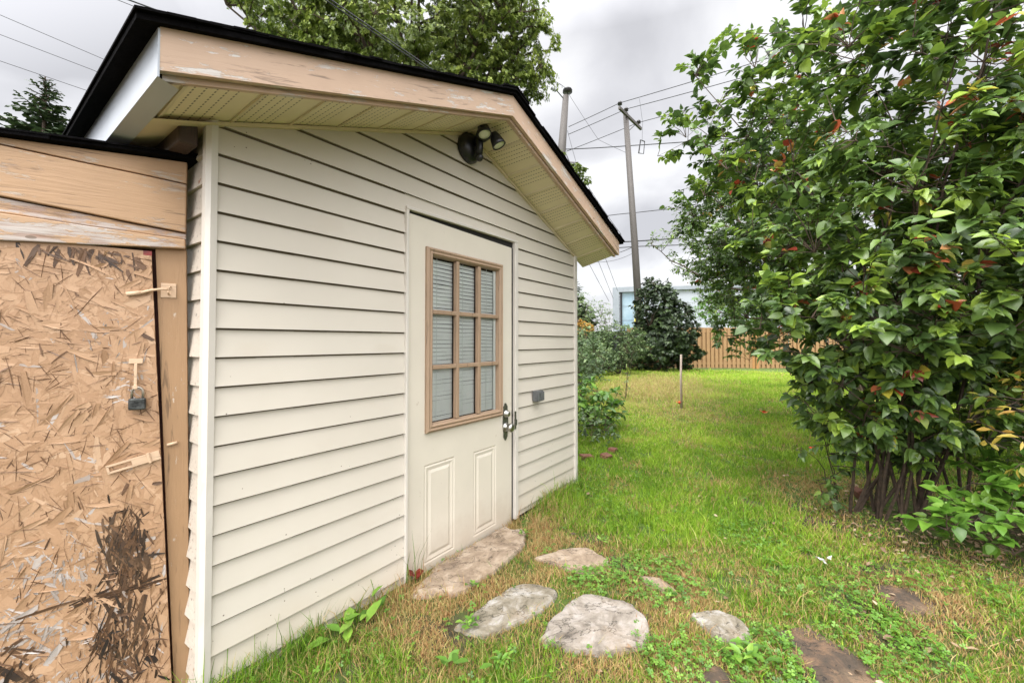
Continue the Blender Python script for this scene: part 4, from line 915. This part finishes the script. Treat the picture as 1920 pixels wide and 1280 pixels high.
# plants beyond the shed corner
woody('broadleaf_weed', [(1.15, 5.9, -.03)], [((1.15, 5.7, .35), (.42, .45, .36))], 8, 20, 85, 8, T_OVAL, .11, 'bright_leaf', 'broad leaved green weed clump growing against the shed corner', 'weed', r0=.006, twig_len=.25, lo=.3, seed=1.9, tint=(.25, .3), bark='bark', wmul=1.3)
woody('raspberry_bush', [(1.3, 8.2, -.03)], [((1.2, 8.2, .75), (.75, .6, .72)), ((1.3, 9.6, .9), (.9, .6, .8))], 10, 40, 460, 10, T_OVAL, .085, 'pale_leaf', 'pale green berry bush behind the weed clump beside the shed', 'bush', r0=.008, twig_len=.3, lo=.3, seed=8.9, tint=(.35, .25), wmul=1.2)
woody('variegated_dogwood', [(3.9, 15.0, -.03)], [((3.9, 15.0, 1.1), (1.15, .9, .80)), ((2.8, 14.4, .7), (.9, .7, .65))], 12, 80, 950, 12, T_OVAL, .10, 'pale_leaf', 'rounded dogwood bush with white edged leaves at the back of the lawn', 'bush', r0=.015, twig_len=.4, lo=.4, seed=5.9, tint=(.48, .3), upright=.5)
woody('vine_heap', [(2.5, 13.0, -.03)], [((2.1, 12.6, .8), (.7, .8, .75))], 10, 40, 500, 10, T_OVAL, .10, 'pale_leaf', 'green vine heap at the far end of the shed wall', 'bush', r0=.01, twig_len=.3, lo=.4, seed=15.9, tint=(.45, .25))
woody('red_vine', [(2.9, 16.8, -.03)], [((2.75, 16.6, 1.75), (.55, .3, .35))], 5, 15, 90, 9, T_STAR, .11, 'yellow_leaf', 'reddish vine hanging over the black fence', 'vine', r0=.01, twig_len=.3, lo=.2, seed=25.9, tint=(.9, .2))
woody('dark_maple_shrub', [(6.0, 17.0, -.03), (6.3, 17.1, -.03)], [((5.9, 17.0, 2.7), (.95, .9, 1.15)), ((6.6, 17.0, 1.7), (1.1, 1.0, 1.2)), ((5.7, 17.0, 1.0), (1.3, 1.1, .95)), ((7.1, 17.2, .8), (.8, .8, .75))], 12, 110, 1500, 12, T_STAR, .17, 'dark_leaf', 'dense dark green shrub in front of the board fence and utility pole', 'bush', r0=.03, twig_len=.5, lo=.6, seed=9.2, tint=(.5, .3), droop=.6, upright=.7)
woody('sapling', [(3.7, 24.0, -.03)], [((3.9, 24, 3.3), (1.2, .8, .9)), ((5.2, 25, 2.6), (1.1, .8, 1.3))], 8, 40, 170, 10, T_OVAL, .15, 'pale_leaf', 'sparse yellow green sapling beyond the black fence', 'tree', r0=.03, twig_len=.6, lo=.2, seed=12.2, tint=(.75, .2))
woody('street_tree', [(16.0, 27, -.03)], [((15.5, 27, 3.4), (4.2, 1.6, 1.2))], 12, 60, 700, 12, T_OVAL, .2, 'bright_leaf', 'light green tree top rising just behind the board fence', 'tree', r0=.06, twig_len=.7, lo=.3, seed=13.2, tint=(.35, .2))
tuft_spots = []
woody('berry_canes', [(1.0, 5.2, -.03)], [((1.0, 5.1, .22), (.34, .55, .24))], 6, 14, 60, 7, T_OVAL, .07, 'lilac', 'dark low leafy canes between the weed clump and the bricks', 'weed', r0=.005, twig_len=.2, lo=.3, seed=31.9, tint=(.3, .2), wmul=1.1)
woody('white_flower_weed', [(2.35, 8.6, -.03)], [((2.35, 8.6, .75), (.22, .2, .62))], 4, 8, 22, 5, T_OVAL, .05, 'pale_leaf', 'tall spindly weed stalk standing in the straw coloured grass', 'weed', r0=.006, twig_len=.2, lo=.3, seed=33.9, tint=(.8, .2))
# tall silver maple behind the shed
mpl = [((-3.2, 12.2, 11.0), (3.3, 2.6, 3.2)), ((-6.3, 12.6, 12.2), (2.6, 2.2, 2.2)), ((-.6, 12.4, 10.6), (1.9, 1.9, 1.9)), ((.2, 12.3, 8.9), (1.3, 1.0, .7)), ((-1.5, 12.6, 8.2), (1.9, 1.6, 1.5)), ((-4.6, 12.6, 9.6), (2.4, 2.0, 1.5))]
woody('maple_tree', [(-3.0, 12.6, -.03)], mpl, 22, 320, 5600, 20, T_STAR, .135, 'tree', 'tall maple tree with drooping leafy boughs rising behind the shed roof', 'tree', r0=.085, twig_len=.8, tint=(.45, .26), lo=.5, seed=3.3, droop=1.0, upright=.6, twr=.006, dens_end=.1, bark='bark', spread=.3, cut=lambda p: p[:, 2] < 12.4)
woody('maple_tree', [(.9, 16.5, -.03)], [((1.6, 16.4, 7.4), (.8, .8, 1.6)), ((2.6, 16.6, 7.8), (.6, .6, .7))], 8, 40, 240, 14, T_STAR, .15, 'tree', 'smaller maple standing beside the left utility pole', 'tree', r0=.08, twig_len=.6, tint=(.3, .2), lo=.3, seed=4.3, droop=.8)
woody('maple_tree', [(-11.5, 15, -.03)], [((-12.3, 15, 10.2), (1.6, 1.2, .8)), ((-10.4, 15, 11.6), (.8, .8, .6))], 6, 26, 110, 12, T_STAR, .16, 'tree', 'maple twigs sticking out left of the black roof edge', 'tree', r0=.08, twig_len=.7, tint=(.6, .2), lo=.2, seed=5.3, droop=.5)
# conifers
def conifer(name, base, h, r, label, tiers, per, seed, col=(.45, .25), droop=.18, zlow=.12):
    root = empty(name, base); tag(root, label, 'tree'); wood = MB(); base = Vector(base)
    wood.tube([base, base+Vector((0, 0, h*.5)), base+Vector((0, 0, h))], [h*.018, h*.010, h*.002], 7); P, D, U, Z, TT = [], [], [], [], []
    for i in range(tiers):
        s = i/(tiers-1); z_ = h*(zlow+(.99-zlow)*s); rr = r*(1-s)**.8*(.75+.4*rng.random())+.04*r
        nb = int(7-3*s)
        for b_ in range(nb):
            a = rng.uniform(0, 6.28); L_ = rr*rng.uniform(.6, 1.15); dr_ = np.array([math.cos(a), math.sin(a), -droop+.5*s])
            p0 = np.array([base.x, base.y, base.z+z_]); p1 = p0+dr_*L_+np.array([0, 0, .12*L_]); wood.tube([p0, p0*.5+p1*.5+np.array([0,0,-.04*L_]), p1], [h*.003, h*.002, h*.001], 3, cap=False)
            m_ = max(4, int(per*L_/r))
            for q in range(m_):
                t_ = (q+rng.random())/m_; p = p0+(p1-p0)*t_; sd = np.array([-dr_[1], dr_[0], 0])*(1 if q % 2 else -1)
                P.append(p); D.append(dr_*.7+sd*rng.uniform(.2, 1.0)+np.array([0, 0, rng.normal(-.25, .25)])); U.append(np.array([0,0,1.])+rng.normal(0, .3, 3)); Z.append(L_*(.22+.30*(1-t_))*rng.uniform(.7, 1.2)+.03*r); TT.append(rng.normal(col[0], col[1]))
    wood.build('trunk', M['bark'], root, base)
    leaves('crown', T_NEEDLE, np.array(P), np.array(D), np.array(U), np.array(Z), np.clip(TT, 0, 1), M['needle'], root, tuple(base), wid=np.full(len(P), 2.3), bend=np.full(len(P), .1))
conifer('spruce_tree', (-20.6, 18, -.03), 12.9, 3.6, 'dark spruce tree with a pointed top far left of the shed', 62, 60, 1)
conifer('hemlock_tree', (4.1, 26, -.03), 5.2, 1.7, 'dark hemlock tree beyond the black fence right of the shed', 30, 26, 2)
conifer('hemlock_tree', (3.1, 25, -.03), 3.9, 1.2, 'lower dark hemlock half hidden by the shed corner', 22, 26, 3)

# ------------------------------------------------------------------ fences
def fence(A, B, h, label, mat, pitch=.155, bw=.135, post=None, base_gap=.03):
    A = Vector(A); B = Vector(B); d = (B-A); L_ = d.length; ang = math.atan2(d.y, d.x); r = empty('board_fence', A, ang); tag(r, label, 'fence')
    front, back = MB(), MB(); x_ = 0; k = 0
    while x_ < L_-.05:
        w = bw*rng.uniform(.92, 1.05); hh = h+rng.normal(0, .008); tt = rng.random()
        (front if k % 2 == 0 else back).box(x_, min(x_+w, L_), *((-.045, -.025) if k % 2 == 0 else (.025, .045)), base_gap, hh, tt)
        x_ += bw*(.70 if rng.random() < .9 else .86); k += 1
    front.build('boards', mat, r); back.build('boards', mat, r)
    for z_ in (.24, h-.18): mb = MB(); mb.box(0, L_, -.022, .022, z_-.045, z_+.045); mb.build('rail', mat, r)
    for x0 in ([0, L_] if post else []): mb = MB(); mb.box(x0-.055, x0+.055, -.055, .055, 0, h+.03); mb.build('post', post, r)
    return r
fence((5.25, 18.9, -.02), (7.95, 18.85, -.02), 1.86, 'weathered board fence in the shade of the dark shrub', M['fence'])
fence((8.05, 18.85, -.02), (10.95, 18.8, -.02), 1.86, 'sunlit brown board fence closing the back of the lawn', M['fence'], post=M['orange_post'])
fence((11.1, 18.75, -.02), (22, 18.2, -.02), 1.86, 'board fence continuing behind the huge lilac', M['fence'], post=M['orange_post'])
fence((6.6, -1.5, -.02), (6.6, 5.5, -.02), 1.8, 'board fence along the right hand side glimpsed through the lilac', M['orange_post'])
fb = empty('black_fence', (1.2, 17.4, -.02)); tag(fb, 'solid black fence beyond the dogwood', 'fence')
for i in range(9):
    mb = MB(); mb.box(i*.40, i*.40+.385, -.015, .015, .02, 1.60); mb.build('panel', M['black_fence'], fb)
mb = MB(); mb.box(0, 3.6, -.03, .03, 1.6, 1.66); mb.build('top_rail', M['black_fence'], fb)

# ------------------------------------------------------------------ grey building
m, t, p, o = newmat('glass_panel_blue'); L(t, ramp(t, noise(t, coords(t), .4, 3), [(.35, (.16,.24,.31)), (.65, (.26,.34,.40))]), p.inputs[0]); p.inputs['Roughness'].default_value = .15; M['bglass'] = m
M['bwhite'] = plain('white_cladding', (.32,.34,.38), .5, .04, 1, 0); M['bgrey'] = plain('grey_cladding', (.22,.24,.27), .5, .1, 2, 0)
M['yellow'] = plain('yellow_mark', (.75,.60,.10), .5, .1, 2, 0)
bd = empty('office_building', (14.7, 60, -.02), -.29); tag(bd, 'pale grey office building with bluish window panels seen over the fence', 'building')
mb = MB(); mb.box(.0, 1.0, 0, 14, 0, 9.1); mb.box(1.0, 22, .4, 14, 0, 8.9); mb.build('wall', M['bwhite'], bd)
mb = MB(); mb.box(-.05, .85, -.25, -.001, 0, 9.1); mb.box(.85, 5.0, -.25, .39, 8.4, 9.12); mb.box(5.0, 22, -.1, .39, 8.5, 9.0); mb.build('cornice', M['bgrey'], bd)
mb = MB(); mb.box(.86, 1.25, .0, .395, 0, 8.39); mb.build('mullion', M['black_fence'], bd)
for i in range(2):
    for j in range(4):
        mb = MB(); mb.box(1.27+i*1.5+.03*(i>0), 2.74+i*1.5, .30, .38, .25+j*2.05, 2.22+j*2.05); w_ = mb.build('window', M['bglass'], bd)
for z0, z1, x0, x1 in ((3.9, 4.7, 2.9, 4.15), (6.0, 6.9, 2.9, 4.15), (7.55, 8.0, 2.95, 3.9)): mb = MB(); mb.prism([(x0, z0+.2), (x1, z0), (x1, z1), (x0+.5, z1-.15), (x0+.1, z1)], 'y', .27, .295); mb.build('yellow_marking', M['yellow'], bd)

# ------------------------------------------------------------------ utility poles and wires
def insul(parent, p, r=.11, h=.24, mat='insul'):
    mb = MB(); mb.lathe(Vector(p)-Vector((0,0,h*.3)), (0,0,1), [(0,.02), (h*.3,.02), (h*.35,r), (h*.55,r*.8), (h*.6,r), (h*.85,r*.85), (h,r*.5), (h*1.15,r*.3)], 12); return mb.build('insulator', M[mat], parent, smooth=True)
pr_ = empty('utility_pole', (6.35, 20.2, -.05)); tag(pr_, 'leaning grey wooden utility pole with a slanted crossarm', 'utility pole')
T1 = at(1173, 213, 20)
mb = MB(); org = Vector((6.35, 20.2, -.05)); mb.tube([Vector((0,0,0)), (T1-org)*.5+Vector((.03,0,0)), T1-org], [.20, .165, .125], 14); mb.build('pole', M['pole'], pr_, smooth=True)
a1, a2 = at(1161, 202, 19.3)-org, at(1202, 242, 20.9)-org
mb = MB(); mb.beam(a1, a2, .10, .13); mb.build('crossarm', M['pole'], pr_)
ins = [a1+(a2-a1)*.03+Vector((0,0,.16)), a1+(a2-a1)*.30+Vector((0,0,.16)), a1+(a2-a1)*.88+Vector((0,0,.16))]
for q in ins: insul(pr_, q)
mb = MB(); mb.beam(a1+(a2-a1)*.75, T1-org-Vector((0,0,1.0)), .03, .03); mb.build('brace', M['insul'], pr_)
sp_ = at(1202, 274, 20)-org
mb = MB(); mb.tube([sp_+Vector((-.12,0,-.35)), sp_+Vector((-.02,0,.3)), sp_+Vector((.18,0,.22))], .035, 6); mb.tube([sp_+Vector((.18,0,.22)), sp_+Vector((.12,0,-.38)), sp_+Vector((-.12,0,-.35))], .02, 5); mb.build('fuse_cutout', M['insul'], pr_)
pl_ = empty('utility_pole', (2.15, 20, -.05)); tag(pl_, 'grey wooden utility pole standing right behind the shed roof peak', 'utility pole')
org2 = Vector((2.15, 20, -.05)); T2_ = at(1061, 180, 20)
mb = MB(); mb.tube([Vector((0,0,0)), (at(1052, 300, 20)-org2), T2_-org2], [.28, .21, .145], 14); mb.build('pole', M['pole'], pl_, smooth=True)
insul(pl_, T2_-org2+Vector((.08,0,.16)), .24, .32)
ih = at(1039, 168, 19.7)-org2
mb = MB(); mb.lathe(ih+Vector((-.15,0,.10)), (.8,0,-.45), [(0,.05),(.05,.12),(.10,.06),(.16,.13),(.22,.06),(.26,.12),(.32,.03)], 12); mb.build('strain_insulator', M['insul_grey'], pl_, smooth=True)
mb = MB(); mb.tube([ih+Vector((.12,0,-.05)), T2_-org2+Vector((-.1,0,-.15))], .025, 5); mb.build('bracket', M['insul'], pl_)
def wire(pts, r, label, sag=.0, group=None, P=None):
    P = P or [at(*q) for q in pts]; out = []
    for i in range(len(P)-1):
        k = 14
        for j in range(k+(i == len(P)-2)):
            s = j/k; out.append(P[i].lerp(P[i+1], s)-Vector((0, 0, sag*4*s*(1-s)*(P[i+1]-P[i]).length)))
    mb = MB(); mb.tube(out, r, 5); o = mb.build('overhead_wire', M['wire'], None, out[0], smooth=True); tag(o, label, 'wire', group or 'overhead wires'); return o
I = [q+org for q in ins]
wire(None, .016, 'topmost wire running over the crossarm into the lilac', .004, P=[at(1066, 238, 20), I[0]+Vector((0,0,.1)), at(1560, 72, 15)])
wire(None, .016, 'second wire from the top crossing the crossarm', .004, P=[at(1066, 252, 20), I[1]+Vector((0,0,.1)), at(1560, 98, 15)])
wire(None, .016, 'third wire ending at the lower tip of the crossarm', .004, P=[at(1062, 284, 20), I[2]+Vector((0,0,.05)), at(1560, 130, 15)])
wire([(1058, 280, 20), (1185, 273, 20), (1600, 238, 16)], .022, 'thick dark cable passing the poles below the crossarm', .006)
wire([(1066, 176, 20), (1122, 262, 20.5), (1178, 288, 20.2)], .008, 'thin slack wire curving between the two pole tops', .01)
wire([(900, 20, 14), (1033, 158, 19.7)], .008, 'thin wire slanting down to the left pole from the maple', .004)
wire([(1041, 155, 18), (1062, 168, 20)], .01, 'short jumper wire at the top of the left pole', -.03)
wire([(1135, 405, 20), (1190, 399, 20.1), (1330, 386, 19)], .018, 'dark cable crossing the right pole at mid height', -.008)
wire([(1130, 456, 21), (1196, 452, 20.3), (1420, 438, 18)], .030, 'thickest telephone cable bundle low on the right pole', -.003)
wire([(1130, 466, 21), (1196, 462, 20.3), (1420, 452, 18)], .022, 'telephone cable just under the thickest bundle', .004)
wire([(1120, 478, 21), (1198, 456, 20.3)], .015, 'slack loop of cable below the bundle left of the right pole', .09)
wire([(1090, 486, 21), (1198, 468, 20.3)], .009, 'long thin slack loop under the cable bundle', .12)
wire([(1062, 290, 19.8), (1085, 340, 19), (1165, 452, 18)], .022, 'dark cable dropping from left pole behind the roof edge', .02)
wire([(1064, 245, 19.8), (1085, 320, 19), (1165, 440, 17)], .010, 'thin cable dropping beside the dark one behind the roof edge', .02)
wire([(1100, 486, 22), (1142, 565, 26)], .012, 'thin wire sloping down over the hemlock, leftmost of three', 0)
wire([(1118, 480, 22), (1150, 560, 26)], .012, 'thin wire sloping down over the hemlock, middle of three', 0)
wire([(1130, 470, 22), (1158, 545, 26)], .012, 'thin wire sloping down over the hemlock, rightmost of three', 0)
wire([(1199, 185, 20), (1205, 230, 20), (1204, 265, 20)], .007, 'thin lead hanging from topmost wire to the fuse', .01)
wire([(-160, -40, 15), (210, 118, 17), (330, 170, 18)], .012, 'thin wire at far left, uppermost of three', .0)
wire([(-160, 4, 15), (170, 130, 17), (330, 195, 18)], .012, 'thin wire at far left, middle of three', .0)
wire([(-160, 60, 15), (180, 176, 17), (330, 225, 18)], .012, 'thin wire at far left, lowest of three crossing the spruce top', .0)
wire([(150, -28, 14), (275, 22, 15), (400, 75, 16)], .012, 'thin wire above the left corner of the roof', .0)
wire([(180, -22, 9), (290, 18, 10), (420, 70, 11)], .018, 'thick cable above the left corner of the roof', .0)
wire([(430, -130, 3.2), (1052, 296, 20)], .008, 'near service cable crossing the maple, upper strand', .0)
wire([(428, -122, 3.2), (1052, 298, 20)], .008, 'near service cable crossing the maple, lower strand', .0)

# ------------------------------------------------------------------ small things in the garden
sb = ground_at(1278, 765)
mb = MB(); mb.tube([sb-Vector((0,0,.05)), sb+Vector((-.01,0,.5)), sb+Vector((.0,0,.965))], [.022,.020,.019], 7); st_ = mb.build('garden_stake', M['stake'], None, sb, smooth=True); tag(st_, 'thin grey wooden stake standing upright in the lawn', 'stake')
def petals(loc, n, size, label, mat, cat='flower', name='orange_flower'):
    P = np.array([tuple(loc)]*n)+rng.normal(0, size*.2, (n, 3)); a = np.linspace(0, 6.28, n, endpoint=False)
    D = np.stack([np.cos(a), np.sin(a), np.full(n, .7)], -1); o = leaves(name, T_OVAL, P, D, np.tile([[0,0,1.]], (n, 1))+rng.normal(0, .2, (n, 3)), np.full(n, size), np.full(n, .5), mat, origin=tuple(loc), wid=np.full(n, 1.6)); tag(o, label, cat); return o
petals(ground_at(1272, 764)+Vector((0,-.05,.09)), 7, .06, 'bright orange flower at the foot of the stake', M['orange'])
petals(ground_at(1432, 780)+Vector((0,0,.06)), 5, .06, 'small orange leaf lying in the middle of the lawn', M['orange'], 'leaf', 'orange_leaf')
petals(ground_at(1524, 850)+Vector((0,0,.05)), 5, .04, 'orange leaf in the grass left of the lilac stems', M['orange'], 'leaf', 'orange_leaf')
lp = ground_at(1546, 1066)+Vector((0,0,.04)); mb = MB()
for k in range(5):
    a = k*1.3; c = lp+Vector((.016*math.cos(a), .012*math.sin(a), .004*k)); mb.add([c+Vector((random.uniform(-.03,.03), random.uniform(-.02,.02), random.uniform(-.015,.02))) for _ in range(4)], [(0,1,2),(0,2,3)])
o = mb.build('paper_scrap', M['litter'], None, lp); tag(o, 'crumpled white paper scrap in the grass', 'litter')
petals(P1+WX*.872+WN*.05+Vector((0,0,.01)), 4, .055, 'dark red curled leaf on the ground at the left door corner', M['red_fruit'], 'leaf', 'red_leaf')
def rosette(p, n, size, mat, label, cat='weed', name='broadleaf_weed', rise=.5):
    p = Vector(p); a = rng.uniform(0, 6.28, n); D = np.stack([np.cos(a), np.sin(a), rng.uniform(rise*.4, rise*1.6, n)], -1)
    P = np.array([tuple(p)]*n)+D*.01+np.stack([rng.normal(0, size*.35, n), rng.normal(0, size*.35, n), rng.uniform(0, size*.5, n)], -1)
    o = leaves(name, T_OVAL, P, D, np.tile([[0,0,1.]], (n,1))+rng.normal(0,.15,(n,3)), rng.uniform(.6, 1.1, n)*size, rng.random(n), M[mat], origin=tuple(p), wid=np.full(n, .9), bend=rng.uniform(0, .5, n)); tag(o, label, cat, 'leafy weeds in the grass'); return o
for (px, py, n_, sz, lab) in ((660, 1190, 7, .10, 'dandelion like weed against the lower siding'), (1400, 1235, 26, .055, 'bushy bright green weed between grey stone and brown slab'), (880, 1175, 22, .035, 'leafy weed at the left end of the oval flagstone'),
        (940, 1240, 24, .035, 'patch of round weed leaves in front of the oval flagstone'), (850, 1262, 6, .07, 'upright weed at the bottom edge of the photo'), (1130, 1015, 14, .03, 'weed at the upper end of the tan flagstone'),
        (890, 1100, 9, .028, 'tiny weed on the edge of the doorstep stone'), (1275, 1060, 14, .035, 'weed in the lawn behind the small tan flagstone'), (1655, 1170, 18, .035, 'weed beside the dark mossy flagstone'), (985, 1000, 12, .035, 'weed tuft at the right end of the doorstep'),
        (1450, 1080, 12, .03, 'lone weed in the lawn beside the paper scrap'), (1800, 1190, 20, .03, 'weed patch near the right edge of the lawn'), (700, 1150, 5, .08, 'slim weed standing by the siding left of the door'), (1640, 1010, 10, .04, 'weed at the edge of the bare soil')):
    rosette(ground_at(px, py), n_, sz, 'bright_leaf', lab)
def tuft(p, n, h, label, spread=.03):
    p = Vector(p); mb = MB()
    for k in range(n):
        a = random.uniform(0, 6.28); l_ = random.uniform(.1, .5)*h; hh = h*random.uniform(.6, 1.05); b = p+Vector((random.gauss(0, spread), random.gauss(0, spread*.4), 0)); w = Vector((math.cos(a+1.57), math.sin(a+1.57), 0))*.0022; d = Vector((math.cos(a), math.sin(a), 0))
        q = [b, b+d*l_*.25+Vector((0,0,hh*.5)), b+d*l_+Vector((0,0,hh))]; mb.add([q[0]-w, q[0]+w, q[1]+w*.8, q[1]-w*.8, q[2]], [(0,1,2,3), (3,2,4)], random.uniform(.3, .5))
    o = mb.build('grass_tuft', M['grass'], None, p); tag(o, label, 'grass tuft', 'grass tufts along the shed wall'); return o
sp0 = lambda u_, o_=.03: shed_pt(u_, -.02, o_)
tuft(sp0(.845, .035), 12, .26, 'tall thin grass tuft at the left door jamb')
tuft(sp0(.22), 8, .20, 'grass stalks against the siding near the left corner', .05); tuft(sp0(.40), 9, .17, 'grass stalks against the siding between corner and door', .06); tuft(sp0(.62), 14, .18, 'thick grass stalks against the siding just left of the door', .06)
tuft(sp0(2.15), 12, .14, 'short grass tuft against the siding right of the door', .08); tuft(sp0(2.5), 10, .14, 'grass tuft against the siding at the right corner', .06)
